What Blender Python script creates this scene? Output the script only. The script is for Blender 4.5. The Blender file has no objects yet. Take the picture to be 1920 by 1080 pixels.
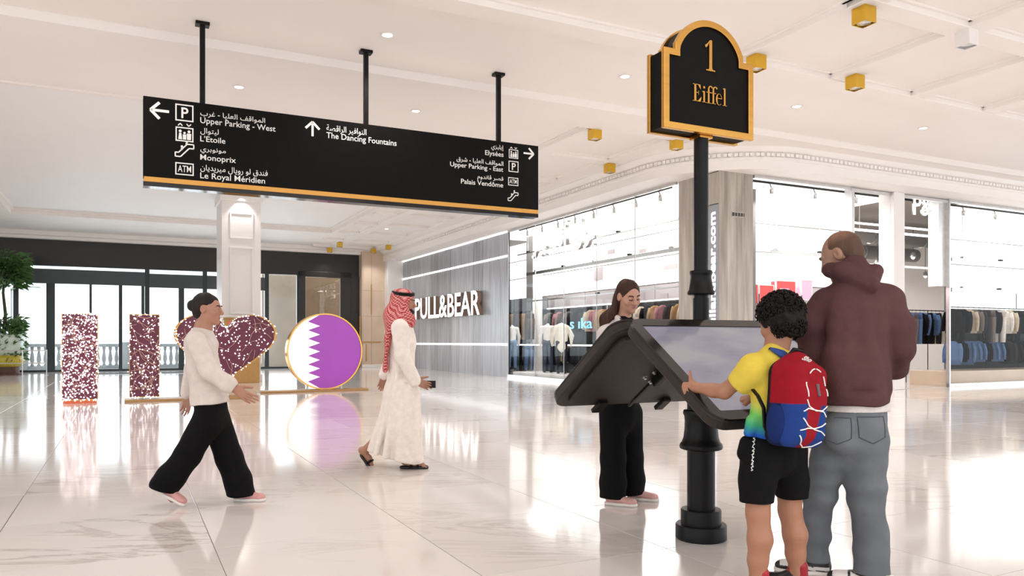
import bpy, math, random
import numpy as np
from mathutils import Vector, Matrix
from mathutils.bvhtree import BVHTree
R = random.Random(7)
S = bpy.context.scene
COL = S.collection
# ------------------------------------------------------------------ camera, world, exposure
FPX, EYE, HOR = 1450.0, 1.23, 640.0            # focal length in px of 1920, eye height, horizon row
TH = math.radians(26.5)                        # the building axes against the camera axes
CT, ST = math.cos(TH), math.sin(TH)
cam_d = bpy.data.cameras.new('camera'); cam = bpy.data.objects.new('camera', cam_d); COL.objects.link(cam)
cam_d.sensor_width = 36; cam_d.lens = FPX / 1920 * 36; cam_d.shift_y = (HOR - 540) / 1920
cam.location = (0, 0, EYE); cam.rotation_euler = (math.pi / 2, 0, 0); cam_d.clip_end = 300
S.camera = cam
S.view_settings.view_transform = 'Standard'; S.view_settings.look = 'None'
S.view_settings.gamma = 1; S.view_settings.use_curve_mapping = False
S.view_settings.exposure = 0.3
S.cycles.use_denoising = True
S.cycles.max_bounces = 12; S.cycles.diffuse_bounces = 6; S.cycles.glossy_bounces = 5
S.cycles.transparent_max_bounces = 16; S.cycles.sample_clamp_indirect = 6; S.cycles.caustics_reflective = False
w = bpy.data.worlds.new('daylight'); S.world = w; w.use_nodes = True
w.node_tree.nodes['Background'].inputs[0].default_value = (0.93, 0.97, 1.0, 1)
w.node_tree.nodes['Background'].inputs[1].default_value = 1.7
WARM = (1.0, 0.965, 0.93)

def W(u, v, Y):                                 # a point seen at photo pixel (u, v) standing Y metres away
    return np.array([(u - 960) / FPX * Y, Y, EYE + (HOR - v) / FPX * Y])
def B(a, b, z=0.0):                             # building coordinates to world
    return Vector((CT * a - ST * b, ST * a + CT * b, z))
def a_at(u, b):
    r = (u - 960) / FPX
    return (ST * b + r * CT * b) / (CT - ST * r)
def b_at(u, a):
    r = (u - 960) / FPX
    return (CT * a - r * ST * a) / (ST + CT * r)
def z_at(v, a, b):
    return EYE + (HOR - v) / FPX * (ST * a + CT * b)
def PF(u, v, b):                                # a point on a wall facing us (b fixed): (a, z)
    a = a_at(u, b); return a, z_at(v, a, b)
def PS(u, v, a):                                # a point on a side wall (a fixed): (b, z)
    b = b_at(u, a); return b, z_at(v, a, b)

# ------------------------------------------------------------------ lights
def lamp(kind, loc, energy, color=WARM, size=0.2, rot=None, angle=None, size_y=None, blend=0.5):
    d = bpy.data.lights.new('lamp_light', kind); d.energy = energy; d.color = color
    if kind == 'AREA':
        d.size = size
        if size_y: d.shape = 'RECTANGLE'; d.size_y = size_y
    else: d.shadow_soft_size = size
    if kind == 'SPOT': d.spot_size = angle or 2.2; d.spot_blend = blend
    o = bpy.data.objects.new('lamp_light', d); o.location = loc
    if rot: o.rotation_euler = rot
    COL.objects.link(o); return o

# ------------------------------------------------------------------ materials
def srgb(r, g, b):
    f = lambda c: (c / 255 / 12.92) if c / 255 <= 0.04045 else ((c / 255 + 0.055) / 1.055) ** 2.4
    return (f(r), f(g), f(b))
def nd(nt, t, **kw):
    n = nt.nodes.new(t)
    for k, v in kw.items():
        if k in n.inputs: n.inputs[k].default_value = v
        else: setattr(n, k, v)
    return n
def mat(name, c, rough=0.5, metal=0.0, var=0.06, scale=8.0, bump=0.0, bscale=60.0, emit=0.0, ecol=None, spec=0.5, vcol=False, stretch=(1, 1, 1), sheen=0.0, coat=0.0):
    m = bpy.data.materials.new(name); m.use_nodes = True; nt = m.node_tree
    p = nt.nodes['Principled BSDF']; L = nt.links.new
    tc = nd(nt, 'ShaderNodeTexCoord'); mp = nd(nt, 'ShaderNodeMapping'); mp.inputs['Scale'].default_value = stretch
    L(tc.outputs['Object'], mp.inputs[0])
    nz = nd(nt, 'ShaderNodeTexNoise', Scale=scale, Detail=5.0); L(mp.outputs[0], nz.inputs[0])
    mr = nd(nt, 'ShaderNodeMapRange'); L(nz.outputs[0], mr.inputs[0])
    mr.inputs[1].default_value = 0.25; mr.inputs[2].default_value = 0.75
    mr.inputs[3].default_value = 1 - var; mr.inputs[4].default_value = 1 + var
    mx = nd(nt, 'ShaderNodeVectorMath', operation='SCALE'); L(mr.outputs[0], mx.inputs['Scale'])
    if vcol:
        at = nd(nt, 'ShaderNodeAttribute', attribute_name='Col'); L(at.outputs['Color'], mx.inputs[0])
    else: mx.inputs[0].default_value = c
    L(mx.outputs[0], p.inputs['Base Color'])
    p.inputs['Roughness'].default_value = rough; p.inputs['Metallic'].default_value = metal
    p.inputs['Specular IOR Level'].default_value = spec
    if sheen: p.inputs['Sheen Weight'].default_value = sheen
    if coat: p.inputs['Coat Weight'].default_value = coat; p.inputs['Coat Roughness'].default_value = 0.05
    if emit:
        p.inputs['Emission Color'].default_value = (*(ecol or c), 1); p.inputs['Emission Strength'].default_value = emit
    if bump:
        n2 = nd(nt, 'ShaderNodeTexNoise', Scale=bscale, Detail=4.0); L(mp.outputs[0], n2.inputs[0])
        bp = nd(nt, 'ShaderNodeBump', Strength=bump, Distance=0.01); L(n2.outputs[0], bp.inputs['Height']); L(bp.outputs[0], p.inputs['Normal'])
    return m
def glass_mat(name, tint=(1, 1, 1), refl=1.0, rough=0.0):
    m = bpy.data.materials.new(name); m.use_nodes = True; nt = m.node_tree; nt.nodes.remove(nt.nodes['Principled BSDF'])
    out = nt.nodes['Material Output']; L = nt.links.new
    tr = nd(nt, 'ShaderNodeBsdfTransparent'); tr.inputs[0].default_value = (*tint, 1)
    gl = nd(nt, 'ShaderNodeBsdfGlossy'); gl.inputs['Roughness'].default_value = rough
    fr = nd(nt, 'ShaderNodeFresnel', IOR=1.45); ge = nd(nt, 'ShaderNodeNewGeometry'); mi = nd(nt, 'ShaderNodeMix'); mi.inputs[2].default_value = 1.45; mi.inputs[3].default_value = 1 / 1.45
    L(ge.outputs['Backfacing'], mi.inputs[0]); L(mi.outputs[0], fr.inputs['IOR'])   # both faces of a pane reflect as air to glass
    mm = nd(nt, 'ShaderNodeMath', operation='MULTIPLY'); mm.inputs[1].default_value = refl
    mx = nd(nt, 'ShaderNodeMixShader'); L(fr.outputs[0], mm.inputs[0]); L(mm.outputs[0], mx.inputs[0])
    L(tr.outputs[0], mx.inputs[1]); L(gl.outputs[0], mx.inputs[2]); L(mx.outputs[0], out.inputs[0])
    return m
M = {}
M['plaster'] = mat('plaster', (0.885, 0.845, 0.815), 0.6, var=0.015, scale=2)
M['ceiling'] = mat('ceiling_paint', (0.885, 0.835, 0.80), 0.6, var=0.012, scale=1.2)
M['white'] = mat('white_paint', (0.84, 0.81, 0.79), 0.45, var=0.015, scale=3)
M['black'] = mat('black_powder_coat', (0.008, 0.0075, 0.0075), 0.36, var=0.15, bump=0.03, bscale=250, spec=0.16)
M['sign_black'] = mat('sign_black', (0.006, 0.0055, 0.005), 0.55, var=0.1, spec=0.08)
M['gold'] = mat('brushed_gold', srgb(205, 155, 80), 0.22, metal=1.0, var=0.08, scale=3, stretch=(1, 1, 12))
M['gold_trim'] = mat('gold_trim', srgb(206, 152, 78), 0.38, metal=0.75, var=0.06, scale=3)
M['gold_lamp'] = mat('gold_lamp', srgb(222, 178, 62), 0.25, metal=0.8, var=0.05)
M['lettering'] = mat('white_vinyl', (0.82, 0.81, 0.78), 0.5, var=0.02)
M['bulb'] = mat('lamp_glow', (1, 0.96, 0.9), 0.4, emit=6.0, ecol=(1, 0.96, 0.9))
M['led'] = mat('led_strip', (1, 1, 1), 0.4, emit=1.6, ecol=(1, 0.99, 0.97))
M['steel'] = mat('brushed_steel', (0.68, 0.67, 0.66), 0.3, metal=0.9, var=0.08)
M['glass'] = glass_mat('clear_glass', (0.985, 0.99, 0.99), 0.22)
M['door_glass'] = glass_mat('tinted_glass', (0.93, 0.965, 0.98), 0.8)
M['bronze'] = mat('dark_bronze', (0.018, 0.014, 0.012), 0.4, var=0.1)
M['frame'] = mat('dark_frame', (0.02, 0.03, 0.034), 0.4, var=0.1)
M['glowing'] = mat('glow_added_panel', (0.9, 0.9, 0.9), 0.4, emit=1.15, ecol=(1, 0.985, 0.965), var=0.02)  # white shop panels; emission added to stand in for the shop lighting
M['beige'] = mat('beige_stone', srgb(214, 192, 170), 0.2, var=0.08, scale=1.5)

# ------------------------------------------------------------------ objects
def tag(o, label=None, cat=None, group=None, kind=None):
    if label: o['label'] = label
    if cat: o['category'] = cat
    if group: o['group'] = group
    if kind: o['kind'] = kind
    return o
def thing(name, label, cat, loc=(0, 0, 0), rot=0.0, group=None):
    o = bpy.data.objects.new(name, None); o.empty_display_size = 0.1; COL.objects.link(o)
    o.location = loc; o.rotation_euler = (0, 0, rot)
    return tag(o, label, cat, group)
def link(name, me, m=None, parent=None, loc=(0, 0, 0), rot=0.0, mx=None):
    o = bpy.data.objects.new(name, me); COL.objects.link(o)
    if m and not me.materials: me.materials.append(m)
    if parent: o.parent = parent
    if mx is not None: o.matrix_local = mx
    else: o.location = loc; o.rotation_euler = (0, 0, rot)
    return o
def copy_tree(o, parent=None):
    c = o.copy(); COL.objects.link(c)
    if parent: c.parent = parent
    for ch in o.children: copy_tree(ch, c)
    return c
class MB:
    def __init__(s): s.v = []; s.f = []; s.mx = None
    def add(s, vs, fs):
        n = len(s.v)
        s.v += [tuple(s.mx @ Vector(p)) if s.mx else tuple(p) for p in vs]; s.f += [tuple(i + n for i in f) for f in fs]
        return s
    def box(s, x0, x1, y0, y1, z0, z1):
        return s.add([(x0, y0, z0), (x1, y0, z0), (x1, y1, z0), (x0, y1, z0), (x0, y0, z1), (x1, y0, z1), (x1, y1, z1), (x0, y1, z1)],
                     [(3, 2, 1, 0), (4, 5, 6, 7), (0, 1, 5, 4), (1, 2, 6, 5), (2, 3, 7, 6), (3, 0, 4, 7)])
    def quad(s, a, b, c, d): return s.add([a, b, c, d], [(0, 1, 2, 3)])
    def prism(s, poly, h0, h1, axis='z'):       # poly counter-clockwise in the two other axes
        n = len(poly)
        P = (lambda p, h: (p[0], p[1], h)) if axis == 'z' else ((lambda p, h: (p[0], h, p[1])) if axis == 'y' else (lambda p, h: (h, p[0], p[1])))
        vs = [P(p, h0) for p in poly] + [P(p, h1) for p in poly]
        fs = [tuple(range(n))[::-1], tuple(range(n, 2 * n))] + [(i, (i + 1) % n, n + (i + 1) % n, n + i) for i in range(n)]
        if axis == 'y': fs = [f[::-1] for f in fs]
        return s.add(vs, fs)
    def ring(s, outer, inner, h0, h1, axis='y'):
        n = len(outer); P = (lambda p, h: (p[0], h, p[1])) if axis == 'y' else (lambda p, h: (p[0], p[1], h))
        vs = [P(p, h0) for p in outer] + [P(p, h0) for p in inner] + [P(p, h1) for p in outer] + [P(p, h1) for p in inner]
        fs = []
        for i in range(n):
            j = (i + 1) % n
            fs += [(i, j, n + j, n + i), (2 * n + j, 2 * n + i, 3 * n + i, 3 * n + j), (j, i, 2 * n + i, 2 * n + j), (n + i, n + j, 3 * n + j, 3 * n + i)]
        return s.add(vs, fs)
    def lathe(s, prof, n=24, c=(0, 0, 0)):
        m = len(prof); vs = []
        for i in range(n):
            t = 2 * math.pi * i / n
            vs += [(c[0] + r * math.cos(t), c[1] + r * math.sin(t), c[2] + z) for r, z in prof]
        fs = [(i * m + j, ((i + 1) % n) * m + j, ((i + 1) % n) * m + j + 1, i * m + j + 1) for i in range(n) for j in range(m - 1)]
        fs += [tuple(i * m for i in range(n))[::-1], tuple(i * m + m - 1 for i in range(n))]
        return s.add(vs, fs)
    def tube(s, pts, r, n=8, closed=False):
        pts = [Vector(p) for p in pts]; k = len(pts); vs = []
        rr = r if isinstance(r, (list, tuple)) else [r] * k
        prev = None
        for i, p in enumerate(pts):
            t = (pts[(i + 1) % k] - pts[i - 1]) if closed else (pts[min(i + 1, k - 1)] - pts[max(i - 1, 0)])
            if t.length < 1e-9: t = Vector((0, 0, 1))
            t.normalize()
            if prev is None: a = t.orthogonal().normalized()
            else:
                a = prev - t * prev.dot(t)
                a = a.normalized() if a.length > 1e-6 else t.orthogonal().normalized()
            prev = a; b = t.cross(a)
            vs += [p + (a * math.cos(2 * math.pi * q / n) + b * math.sin(2 * math.pi * q / n)) * rr[i] for q in range(n)]
        fs = [(i % k * n + q, i % k * n + (q + 1) % n, (i + 1) % k * n + (q + 1) % n, (i + 1) % k * n + q) for i in range(k if closed else k - 1) for q in range(n)]
        if not closed: fs += [tuple(range(n))[::-1], tuple((k - 1) * n + q for q in range(n))]
        return s.add(vs, fs)
    def ball(s, c, r, n=8, m=6, sz=1.0):
        prof = [(max(1e-4, r * math.sin(math.pi * j / m)), -r * sz * math.cos(math.pi * j / m)) for j in range(m + 1)]
        return s.lathe(prof, n, c)
    def mesh(s, name, smooth=False):
        me = bpy.data.meshes.new(name); me.from_pydata(s.v, [], s.f)
        if smooth: me.polygons.foreach_set('use_smooth', [True] * len(me.polygons))
        me.update(); return me
    def build(s, name, m, parent=None, loc=(0, 0, 0), rot=0.0, smooth=False, bevel=0.0, mx=None, seg=2, auto=False):
        me = s.mesh(name, smooth or auto)
        if auto: me.set_sharp_from_angle(angle=math.radians(35))
        o = link(name, me, m, parent, loc, rot, mx)
        if bevel:
            b = o.modifiers.new('bevel', 'BEVEL'); b.width = bevel; b.segments = seg; b.limit_method = 'ANGLE'
        return o
def rrect(x0, x1, y0, y1, r, n=5):
    P = []
    for cx, cy, t0 in ((x1 - r, y1 - r, 0), (x0 + r, y1 - r, 90), (x0 + r, y0 + r, 180), (x1 - r, y0 + r, 270)):
        P += [(cx + r * math.cos(math.radians(t0 + 90 * i / n)), cy + r * math.sin(math.radians(t0 + 90 * i / n))) for i in range(n + 1)]
    return P
def struct(name, mb, m, parent=None, smooth=False, bevel=0, auto=False):   # a piece of the setting, in building coordinates
    o = mb.build(name, m, parent, rot=0 if parent else TH, smooth=smooth, bevel=bevel, auto=auto)
    if not parent: o['kind'] = 'structure'
    return o

# ------------------------------------------------------------------ lettering
AR = {'ا': 0xFE8D, 'إ': 0xFE87, 'آ': 0xFE81, 'ب': 0xFE8F, 'ة': 0xFE93, 'ت': 0xFE95, 'د': 0xFEA9, 'ر': 0xFEAD, 'ز': 0xFEAF, 'ش': 0xFEB5, 'ص': 0xFEB9,
      'ع': 0xFEC9, 'غ': 0xFECD, 'ف': 0xFED1, 'ق': 0xFED5, 'ل': 0xFEDD, 'م': 0xFEE1, 'ن': 0xFEE5, 'و': 0xFEED, 'ي': 0xFEF1, 'ڤ': 0xFB6A}
NOJOIN = set('اإآدرزوة')
def arabic(s):                                  # joined letter forms, in visual order
    out = []
    for i, c in enumerate(s):
        if c not in AR: out.append(c); continue
        pj = i > 0 and s[i - 1] in AR and s[i - 1] not in NOJOIN
        nj = i + 1 < len(s) and s[i + 1] in AR and c not in NOJOIN
        out.append(chr(AR[c] + (3 if pj and nj else 2 if nj else 1 if pj else 0)))
    return ''.join(out)[::-1]
def text_mesh(s, ext=0.0, res=3, bold=0.0):
    c = bpy.data.curves.new('lettering', 'FONT'); c.body = s; c.resolution_u = res; c.extrude = ext; c.offset = bold
    o = bpy.data.objects.new('lettering', c); COL.objects.link(o); bpy.context.view_layer.update()
    me = bpy.data.meshes.new_from_object(o.evaluated_get(bpy.context.evaluated_depsgraph_get()))
    bpy.data.objects.remove(o); me.name = 'lettering'
    co = np.empty(len(me.vertices) * 3); me.vertices.foreach_get('co', co); co = co.reshape(-1, 3)
    return me, co
def text_fit(s, x0, x1, y0, y1, depth=0.002, bold=0.0, fity=True, base=False):
    # a text mesh filling the box x0..x1, y0..y1 (x, z plane, facing -y); base: y0 is the baseline and y1 the cap height
    me, co = text_mesh(s, 1.0, bold=bold)
    mn, mxx = co.min(0), co.max(0)
    lo, hi = (0.0, 0.69) if base else (mn[1], mxx[1])
    q = np.empty_like(co)
    q[:, 0] = x0 + (co[:, 0] - mn[0]) / (mxx[0] - mn[0]) * (x1 - x0)
    q[:, 2] = y0 + (co[:, 1] - lo) / (hi - lo) * (y1 - y0)
    q[:, 1] = -co[:, 2] * depth
    me.vertices.foreach_set('co', q.astype(np.float32).ravel()); me.update(); return me
# ------------------------------------------------------------------ smooth implicit surfaces for bodies and cloth
V3 = lambda *a: np.array(a, dtype=float)
def unit(v): return v / (np.linalg.norm(v) + 1e-12)
class SDF:
    def __init__(s, h): s.h = h; s.ops = []
    def cone(s, p, q, r1, r2, k=.02, flat=None, op='add'):      # flat = (direction, scale)
        s.ops.append(('c', np.array(p, float), np.array(q, float), r1, r2, k, flat, op)); return s
    def chain(s, pts, rad, k=.02, flat=None, op='add'):
        for i in range(len(pts) - 1): s.cone(pts[i], pts[i + 1], rad[i], rad[i + 1], k, flat, op)
        return s
    def ell(s, c, r, k=.02, rot=None, op='add'):                # rot: 3x3, columns are the axes
        s.ops.append(('e', np.array(c, float), np.array(r, float), np.eye(3) if rot is None else np.array(rot, float), k, op)); return s
    def box(s, c, hs, rnd, k=.01, rot=None, op='add'):
        s.ops.append(('b', np.array(c, float), np.array(hs, float), rnd, np.eye(3) if rot is None else np.array(rot, float), k, op)); return s
    def cut(s, p, n, k=.004):                                   # keep the side the normal points away from
        s.ops.append(('p', np.array(p, float), unit(np.array(n, float)), k)); return s
    def bbox(s, o):
        if o[0] == 'c':
            r = max(o[3], o[4]) * (max(1, o[6][1]) if o[6] else 1)
            return np.minimum(o[1], o[2]) - r, np.maximum(o[1], o[2]) + r
        if o[0] == 'e': e = np.abs(o[3]) @ o[2]; return o[1] - e, o[1] + e
        if o[0] == 'b': e = np.abs(o[4]) @ (o[2] + o[3]); return o[1] - e, o[1] + e
    def grid(s):
        lo = np.full(3, 1e9); hi = -lo
        for o in s.ops:
            if o[0] == 'p' or o[-1] != 'add': continue
            a, b = s.bbox(o); lo = np.minimum(lo, a); hi = np.maximum(hi, b)
        h = s.h; lo = lo - 4 * h; n = np.ceil((hi + 4 * h - lo) / h).astype(int) + 1
        ax = [(lo[i] + h * np.arange(n[i])).astype(np.float32) for i in range(3)]
        V = np.full(n, 0.2, np.float32)
        for o in s.ops:
            if o[0] == 'p':
                d = ((ax[0] - o[1][0]) * o[2][0])[:, None, None] + ((ax[1] - o[1][1]) * o[2][1])[None, :, None] + ((ax[2] - o[1][2]) * o[2][2])[None, None, :]
                V = np.maximum(V, d); continue
            k = o[-2] if o[0] != 'c' else o[5]; a, b = s.bbox(o); mg = k + 3 * h
            i0 = np.clip(np.floor((a - mg - lo) / h).astype(int), 0, n - 1); i1 = np.clip(np.ceil((b + mg - lo) / h).astype(int) + 1, 1, n)
            if (i1 <= i0).any(): continue
            x = ax[0][i0[0]:i1[0]][:, None, None]; y = ax[1][i0[1]:i1[1]][None, :, None]; z = ax[2][i0[2]:i1[2]][None, None, :]
            if o[0] == 'c':
                p, q, r1, r2, fl = o[1], o[2], o[3], o[4], o[6]
                X, Y, Z = x - p[0], y - p[1], z - p[2]; ba = q - p; sc = 1.0
                if fl:
                    d_, f_ = unit(np.array(fl[0], float)), fl[1]; t = (X * d_[0] + Y * d_[1] + Z * d_[2]) * (1 / f_ - 1)
                    X, Y, Z = X + t * d_[0], Y + t * d_[1], Z + t * d_[2]; ba = ba + (1 / f_ - 1) * np.dot(ba, d_) * d_; sc = min(1, f_)
                L2 = max(np.dot(ba, ba), 1e-12)
                hh = np.clip((X * ba[0] + Y * ba[1] + Z * ba[2]) / L2, 0, 1)
                d = (np.sqrt((X - hh * ba[0]) ** 2 + (Y - hh * ba[1]) ** 2 + (Z - hh * ba[2]) ** 2) - (r1 + (r2 - r1) * hh)) * sc
            elif o[0] == 'e':
                X, Y, Z = x - o[1][0], y - o[1][1], z - o[1][2]; m = o[3]; r = o[2]
                u = [(X * m[0, i] + Y * m[1, i] + Z * m[2, i]) for i in range(3)]
                k0 = np.sqrt(sum((u[i] / r[i]) ** 2 for i in range(3))); k1 = np.sqrt(sum((u[i] / r[i] ** 2) ** 2 for i in range(3))) + 1e-9
                d = k0 * (k0 - 1) / k1
            else:
                X, Y, Z = x - o[1][0], y - o[1][1], z - o[1][2]; m = o[4]
                u = [np.abs(X * m[0, i] + Y * m[1, i] + Z * m[2, i]) - o[2][i] for i in range(3)]
                d = np.sqrt(sum(np.maximum(t, 0) ** 2 for t in u)) + np.minimum(np.maximum(u[0], np.maximum(u[1], u[2])), 0) - o[3]
            A = V[i0[0]:i1[0], i0[1]:i1[1], i0[2]:i1[2]]
            if o[-1] == 'add': t = np.maximum(k - np.abs(A - d), 0); A[...] = np.minimum(A, d) - t * t / (4 * max(k, 1e-6))
            else: d = -d; t = np.maximum(k - np.abs(A - d), 0); A[...] = np.maximum(A, d) + t * t / (4 * max(k, 1e-6))
        return V, lo
    def surface(s):
        V, lo = s.grid(); I = V < 0; n = np.array(V.shape)
        c = np.zeros(n - 1, np.int8)
        offs = [(i, j, k) for i in (0, 1) for j in (0, 1) for k in (0, 1)]
        for (i, j, k) in offs: c += I[i:n[0] - 1 + i, j:n[1] - 1 + j, k:n[2] - 1 + k]
        cell = np.argwhere((c > 0) & (c < 8)); idm = np.full(n - 1, -1, np.int32); idm[cell[:, 0], cell[:, 1], cell[:, 2]] = np.arange(len(cell))
        val = {o: V[cell[:, 0] + o[0], cell[:, 1] + o[1], cell[:, 2] + o[2]] for o in offs}
        acc = np.zeros((len(cell), 3)); cnt = np.zeros(len(cell))
        for a in offs:
            for ax in range(3):
                if a[ax]: continue
                b = list(a); b[ax] = 1; b = tuple(b); v0, v1 = val[a], val[b]; m = (v0 < 0) != (v1 < 0)
                t = np.where(m, v0 / np.where(m, v0 - v1, 1), 0)
                for q in range(3): acc[:, q] += m * (a[q] + (t if q == ax else 0))
                cnt += m
        P = lo + s.h * (cell + acc / cnt[:, None])
        F = []
        for ax in range(3):
            o = [0, 0, 0]; o[ax] = 1
            A = I[:n[0] - o[0], :n[1] - o[1], :n[2] - o[2]]; Bn = I[o[0]:, o[1]:, o[2]:]
            e = np.argwhere(A != Bn); u, w_ = (ax + 1) % 3, (ax + 2) % 3
            e = e[(e[:, u] > 0) & (e[:, w_] > 0) & (e[:, u] < n[u] - 1) & (e[:, w_] < n[w_] - 1)]
            fl = A[e[:, 0], e[:, 1], e[:, 2]]
            def idx(du, dw): q = e.copy(); q[:, u] -= du; q[:, w_] -= dw; return idm[q[:, 0], q[:, 1], q[:, 2]]
            Q = np.stack([idx(1, 1), idx(0, 1), idx(0, 0), idx(1, 0)], 1); Q[~fl] = Q[~fl][:, ::-1]; F.append(Q)
        return P, np.concatenate(F)
def relax(P, F, it=1, f=.5):
    for _ in range(it):
        S_ = np.zeros_like(P); C = np.zeros(len(P))
        for i in range(4):
            for j in (1, 3): np.add.at(S_, F[:, i], P[F[:, (i + j) % 4]]); np.add.at(C, F[:, i], 1)
        P = P + f * (S_ / np.maximum(C, 1)[:, None] - P)
    return P
def vnormals(P, F):
    N = np.cross(P[F[:, 2]] - P[F[:, 0]], P[F[:, 3]] - P[F[:, 1]]); O = np.zeros_like(P)
    for i in range(4): np.add.at(O, F[:, i], N)
    return O / (np.linalg.norm(O, axis=1)[:, None] + 1e-12)
def waves(seed, n, kmin, kmax, aniso=(1, 1, 1)):                 # smooth pseudo-noise: a sum of random sine waves
    r = np.random.RandomState(seed); K = r.randn(n, 3); K = K / np.linalg.norm(K, axis=1)[:, None] * r.uniform(kmin, kmax, n)[:, None] * np.array(aniso); ph = r.uniform(0, 6.28, n)
    return lambda P: np.sin(P @ K.T + ph).sum(1) / math.sqrt(n)
def np_mesh(name, P, F, base, col=None):
    me = bpy.data.meshes.new(name); me.vertices.add(len(P)); me.vertices.foreach_set('co', (P - np.array(base)).astype(np.float32).ravel())
    me.loops.add(F.size); me.loops.foreach_set('vertex_index', F.astype(np.int32).ravel())
    me.polygons.add(len(F)); me.polygons.foreach_set('loop_start', np.arange(0, F.size, 4, dtype=np.int32)); 
    me.polygons.foreach_set('use_smooth', np.ones(len(F), bool)); me.update(calc_edges=True)
    if col is not None:
        at = me.color_attributes.new('Col', 'FLOAT_COLOR', 'POINT'); c4 = np.ones((len(P), 4), np.float32); c4[:, :3] = col; at.data.foreach_set('color', c4.ravel())
    return me
def solid(name, sdf, m, parent, base, col=None, disp=None, it=1, flipped=False):
    P, F = sdf.surface(); P = relax(P, F, it)
    if disp is not None: P = P + vnormals(P, F) * disp(P)[:, None]
    c = col(P) if callable(col) else (np.tile(np.array(col), (len(P), 1)) if col is not None else None)
    return link(name, np_mesh(name, P, F, base, c), m, parent)
def lin(r, g, b): return np.array(srgb(r, g, b))
# ================================================================== THE SETTING
# lamps of the hall: every recessed downlight and gold cube carries a real spot (see their builders); the store's ceiling lamps are here
for (a, b, e) in ((12.9, 17.5, 60), (12.9, 22.5, 60), (15.0, 14.3, 80), (24.0, 14.2, 35), (20.0, 19.0, 240), (22.0, 24.0, 240)):
    lamp('AREA', B(a, b, 4.75), e * 1.5, (1, 0.985, 0.96), 1.6, rot=(0, 0, TH))
# added fill lamp, unseen, over the hall behind the photographer, and daylight coming in through the entrance glazing
lamp('AREA', B(2.0, -3.5, 5.5), 200, (1.0, 0.95, 0.90), 9.0, rot=(0, 0, TH), size_y=6.0)
lamp('AREA', B(3.2, 37.6, 2.4), 480, (0.90, 0.96, 1.0), 11.0, rot=(math.radians(-90), 0, TH), size_y=4.0)

FX0, FX1, FY0, FY1 = -15.0, 28.0, -7.0, 36.0
def marble():
    m = bpy.data.materials.new('polished_marble'); m.use_nodes = True; nt = m.node_tree; L = nt.links.new
    p = nt.nodes['Principled BSDF']; g = nd(nt, 'ShaderNodeNewGeometry'); oi = nd(nt, 'ShaderNodeObjectInfo')
    sc = nd(nt, 'ShaderNodeVectorMath', operation='SCALE', Scale=37.0); cb = nd(nt, 'ShaderNodeCombineXYZ')
    for i in range(3): L(oi.outputs['Random'], cb.inputs[i])
    L(cb.outputs[0], sc.inputs[0])
    ad = nd(nt, 'ShaderNodeVectorMath', operation='ADD'); L(g.outputs['Position'], ad.inputs[0]); L(sc.outputs[0], ad.inputs[1])
    mp = nd(nt, 'ShaderNodeMapping'); mp.inputs['Rotation'].default_value = (0, 0, 0.25); mp.inputs['Scale'].default_value = (0.55, 2.6, 1); L(ad.outputs[0], mp.inputs[0])
    n1 = nd(nt, 'ShaderNodeTexNoise', Scale=1.0, Detail=7.0, Roughness=0.6, Distortion=1.2); L(mp.outputs[0], n1.inputs[0])
    s1 = nd(nt, 'ShaderNodeMath', operation='SUBTRACT'); L(n1.outputs[0], s1.inputs[0]); s1.inputs[1].default_value = 0.5
    ab = nd(nt, 'ShaderNodeMath', operation='ABSOLUTE'); L(s1.outputs[0], ab.inputs[0])
    vr = nd(nt, 'ShaderNodeMapRange'); L(ab.outputs[0], vr.inputs[0]); vr.inputs[1].default_value = 0.0; vr.inputs[2].default_value = 0.035; vr.inputs[3].default_value = 1; vr.inputs[4].default_value = 0
    n2 = nd(nt, 'ShaderNodeTexNoise', Scale=0.7, Detail=2.0); L(ad.outputs[0], n2.inputs[0])
    v2 = nd(nt, 'ShaderNodeMapRange'); L(n2.outputs[0], v2.inputs[0]); v2.inputs[1].default_value = 0.48; v2.inputs[2].default_value = 0.68
    pw = nd(nt, 'ShaderNodeMath', operation='POWER'); L(oi.outputs['Random'], pw.inputs[0]); pw.inputs[1].default_value = 2.2
    m1 = nd(nt, 'ShaderNodeMath', operation='MULTIPLY'); L(vr.outputs[0], m1.inputs[0]); L(v2.outputs[0], m1.inputs[1])
    m2 = nd(nt, 'ShaderNodeMath', operation='MULTIPLY_ADD'); L(pw.outputs[0], m2.inputs[0]); m2.inputs[1].default_value = 0.75; m2.inputs[2].default_value = 0.18
    m3 = nd(nt, 'ShaderNodeMath', operation='MULTIPLY', use_clamp=True); L(m1.outputs[0], m3.inputs[0]); L(m2.outputs[0], m3.inputs[1])
    base = nd(nt, 'ShaderNodeMix', data_type='RGBA'); L(oi.outputs['Random'], base.inputs[0])
    base.inputs[6].default_value = (0.77, 0.72, 0.69, 1); base.inputs[7].default_value = (0.69, 0.64, 0.605, 1)
    mx = nd(nt, 'ShaderNodeMix', data_type='RGBA'); L(m3.outputs[0], mx.inputs[0]); L(base.outputs[2], mx.inputs[6]); mx.inputs[7].default_value = (0.36, 0.29, 0.25, 1)
    L(mx.outputs[2], p.inputs['Base Color']); p.inputs['Roughness'].default_value = 0.085
    p.inputs['Specular IOR Level'].default_value = 0.5
    n3 = nd(nt, 'ShaderNodeTexNoise', Scale=0.9, Detail=1.0); L(g.outputs['Position'], n3.inputs[0])
    bp = nd(nt, 'ShaderNodeBump', Strength=0.05, Distance=0.02); L(n3.outputs[0], bp.inputs['Height']); L(bp.outputs[0], p.inputs['Normal'])
    return m
M['marble'] = marble()
M['grout'] = mat('grout', (0.22, 0.19, 0.17), 0.8)
floor = struct('floor', MB().box(FX0, FX1, FY0, FY1, -0.3, -0.004), M['grout'])
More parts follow.
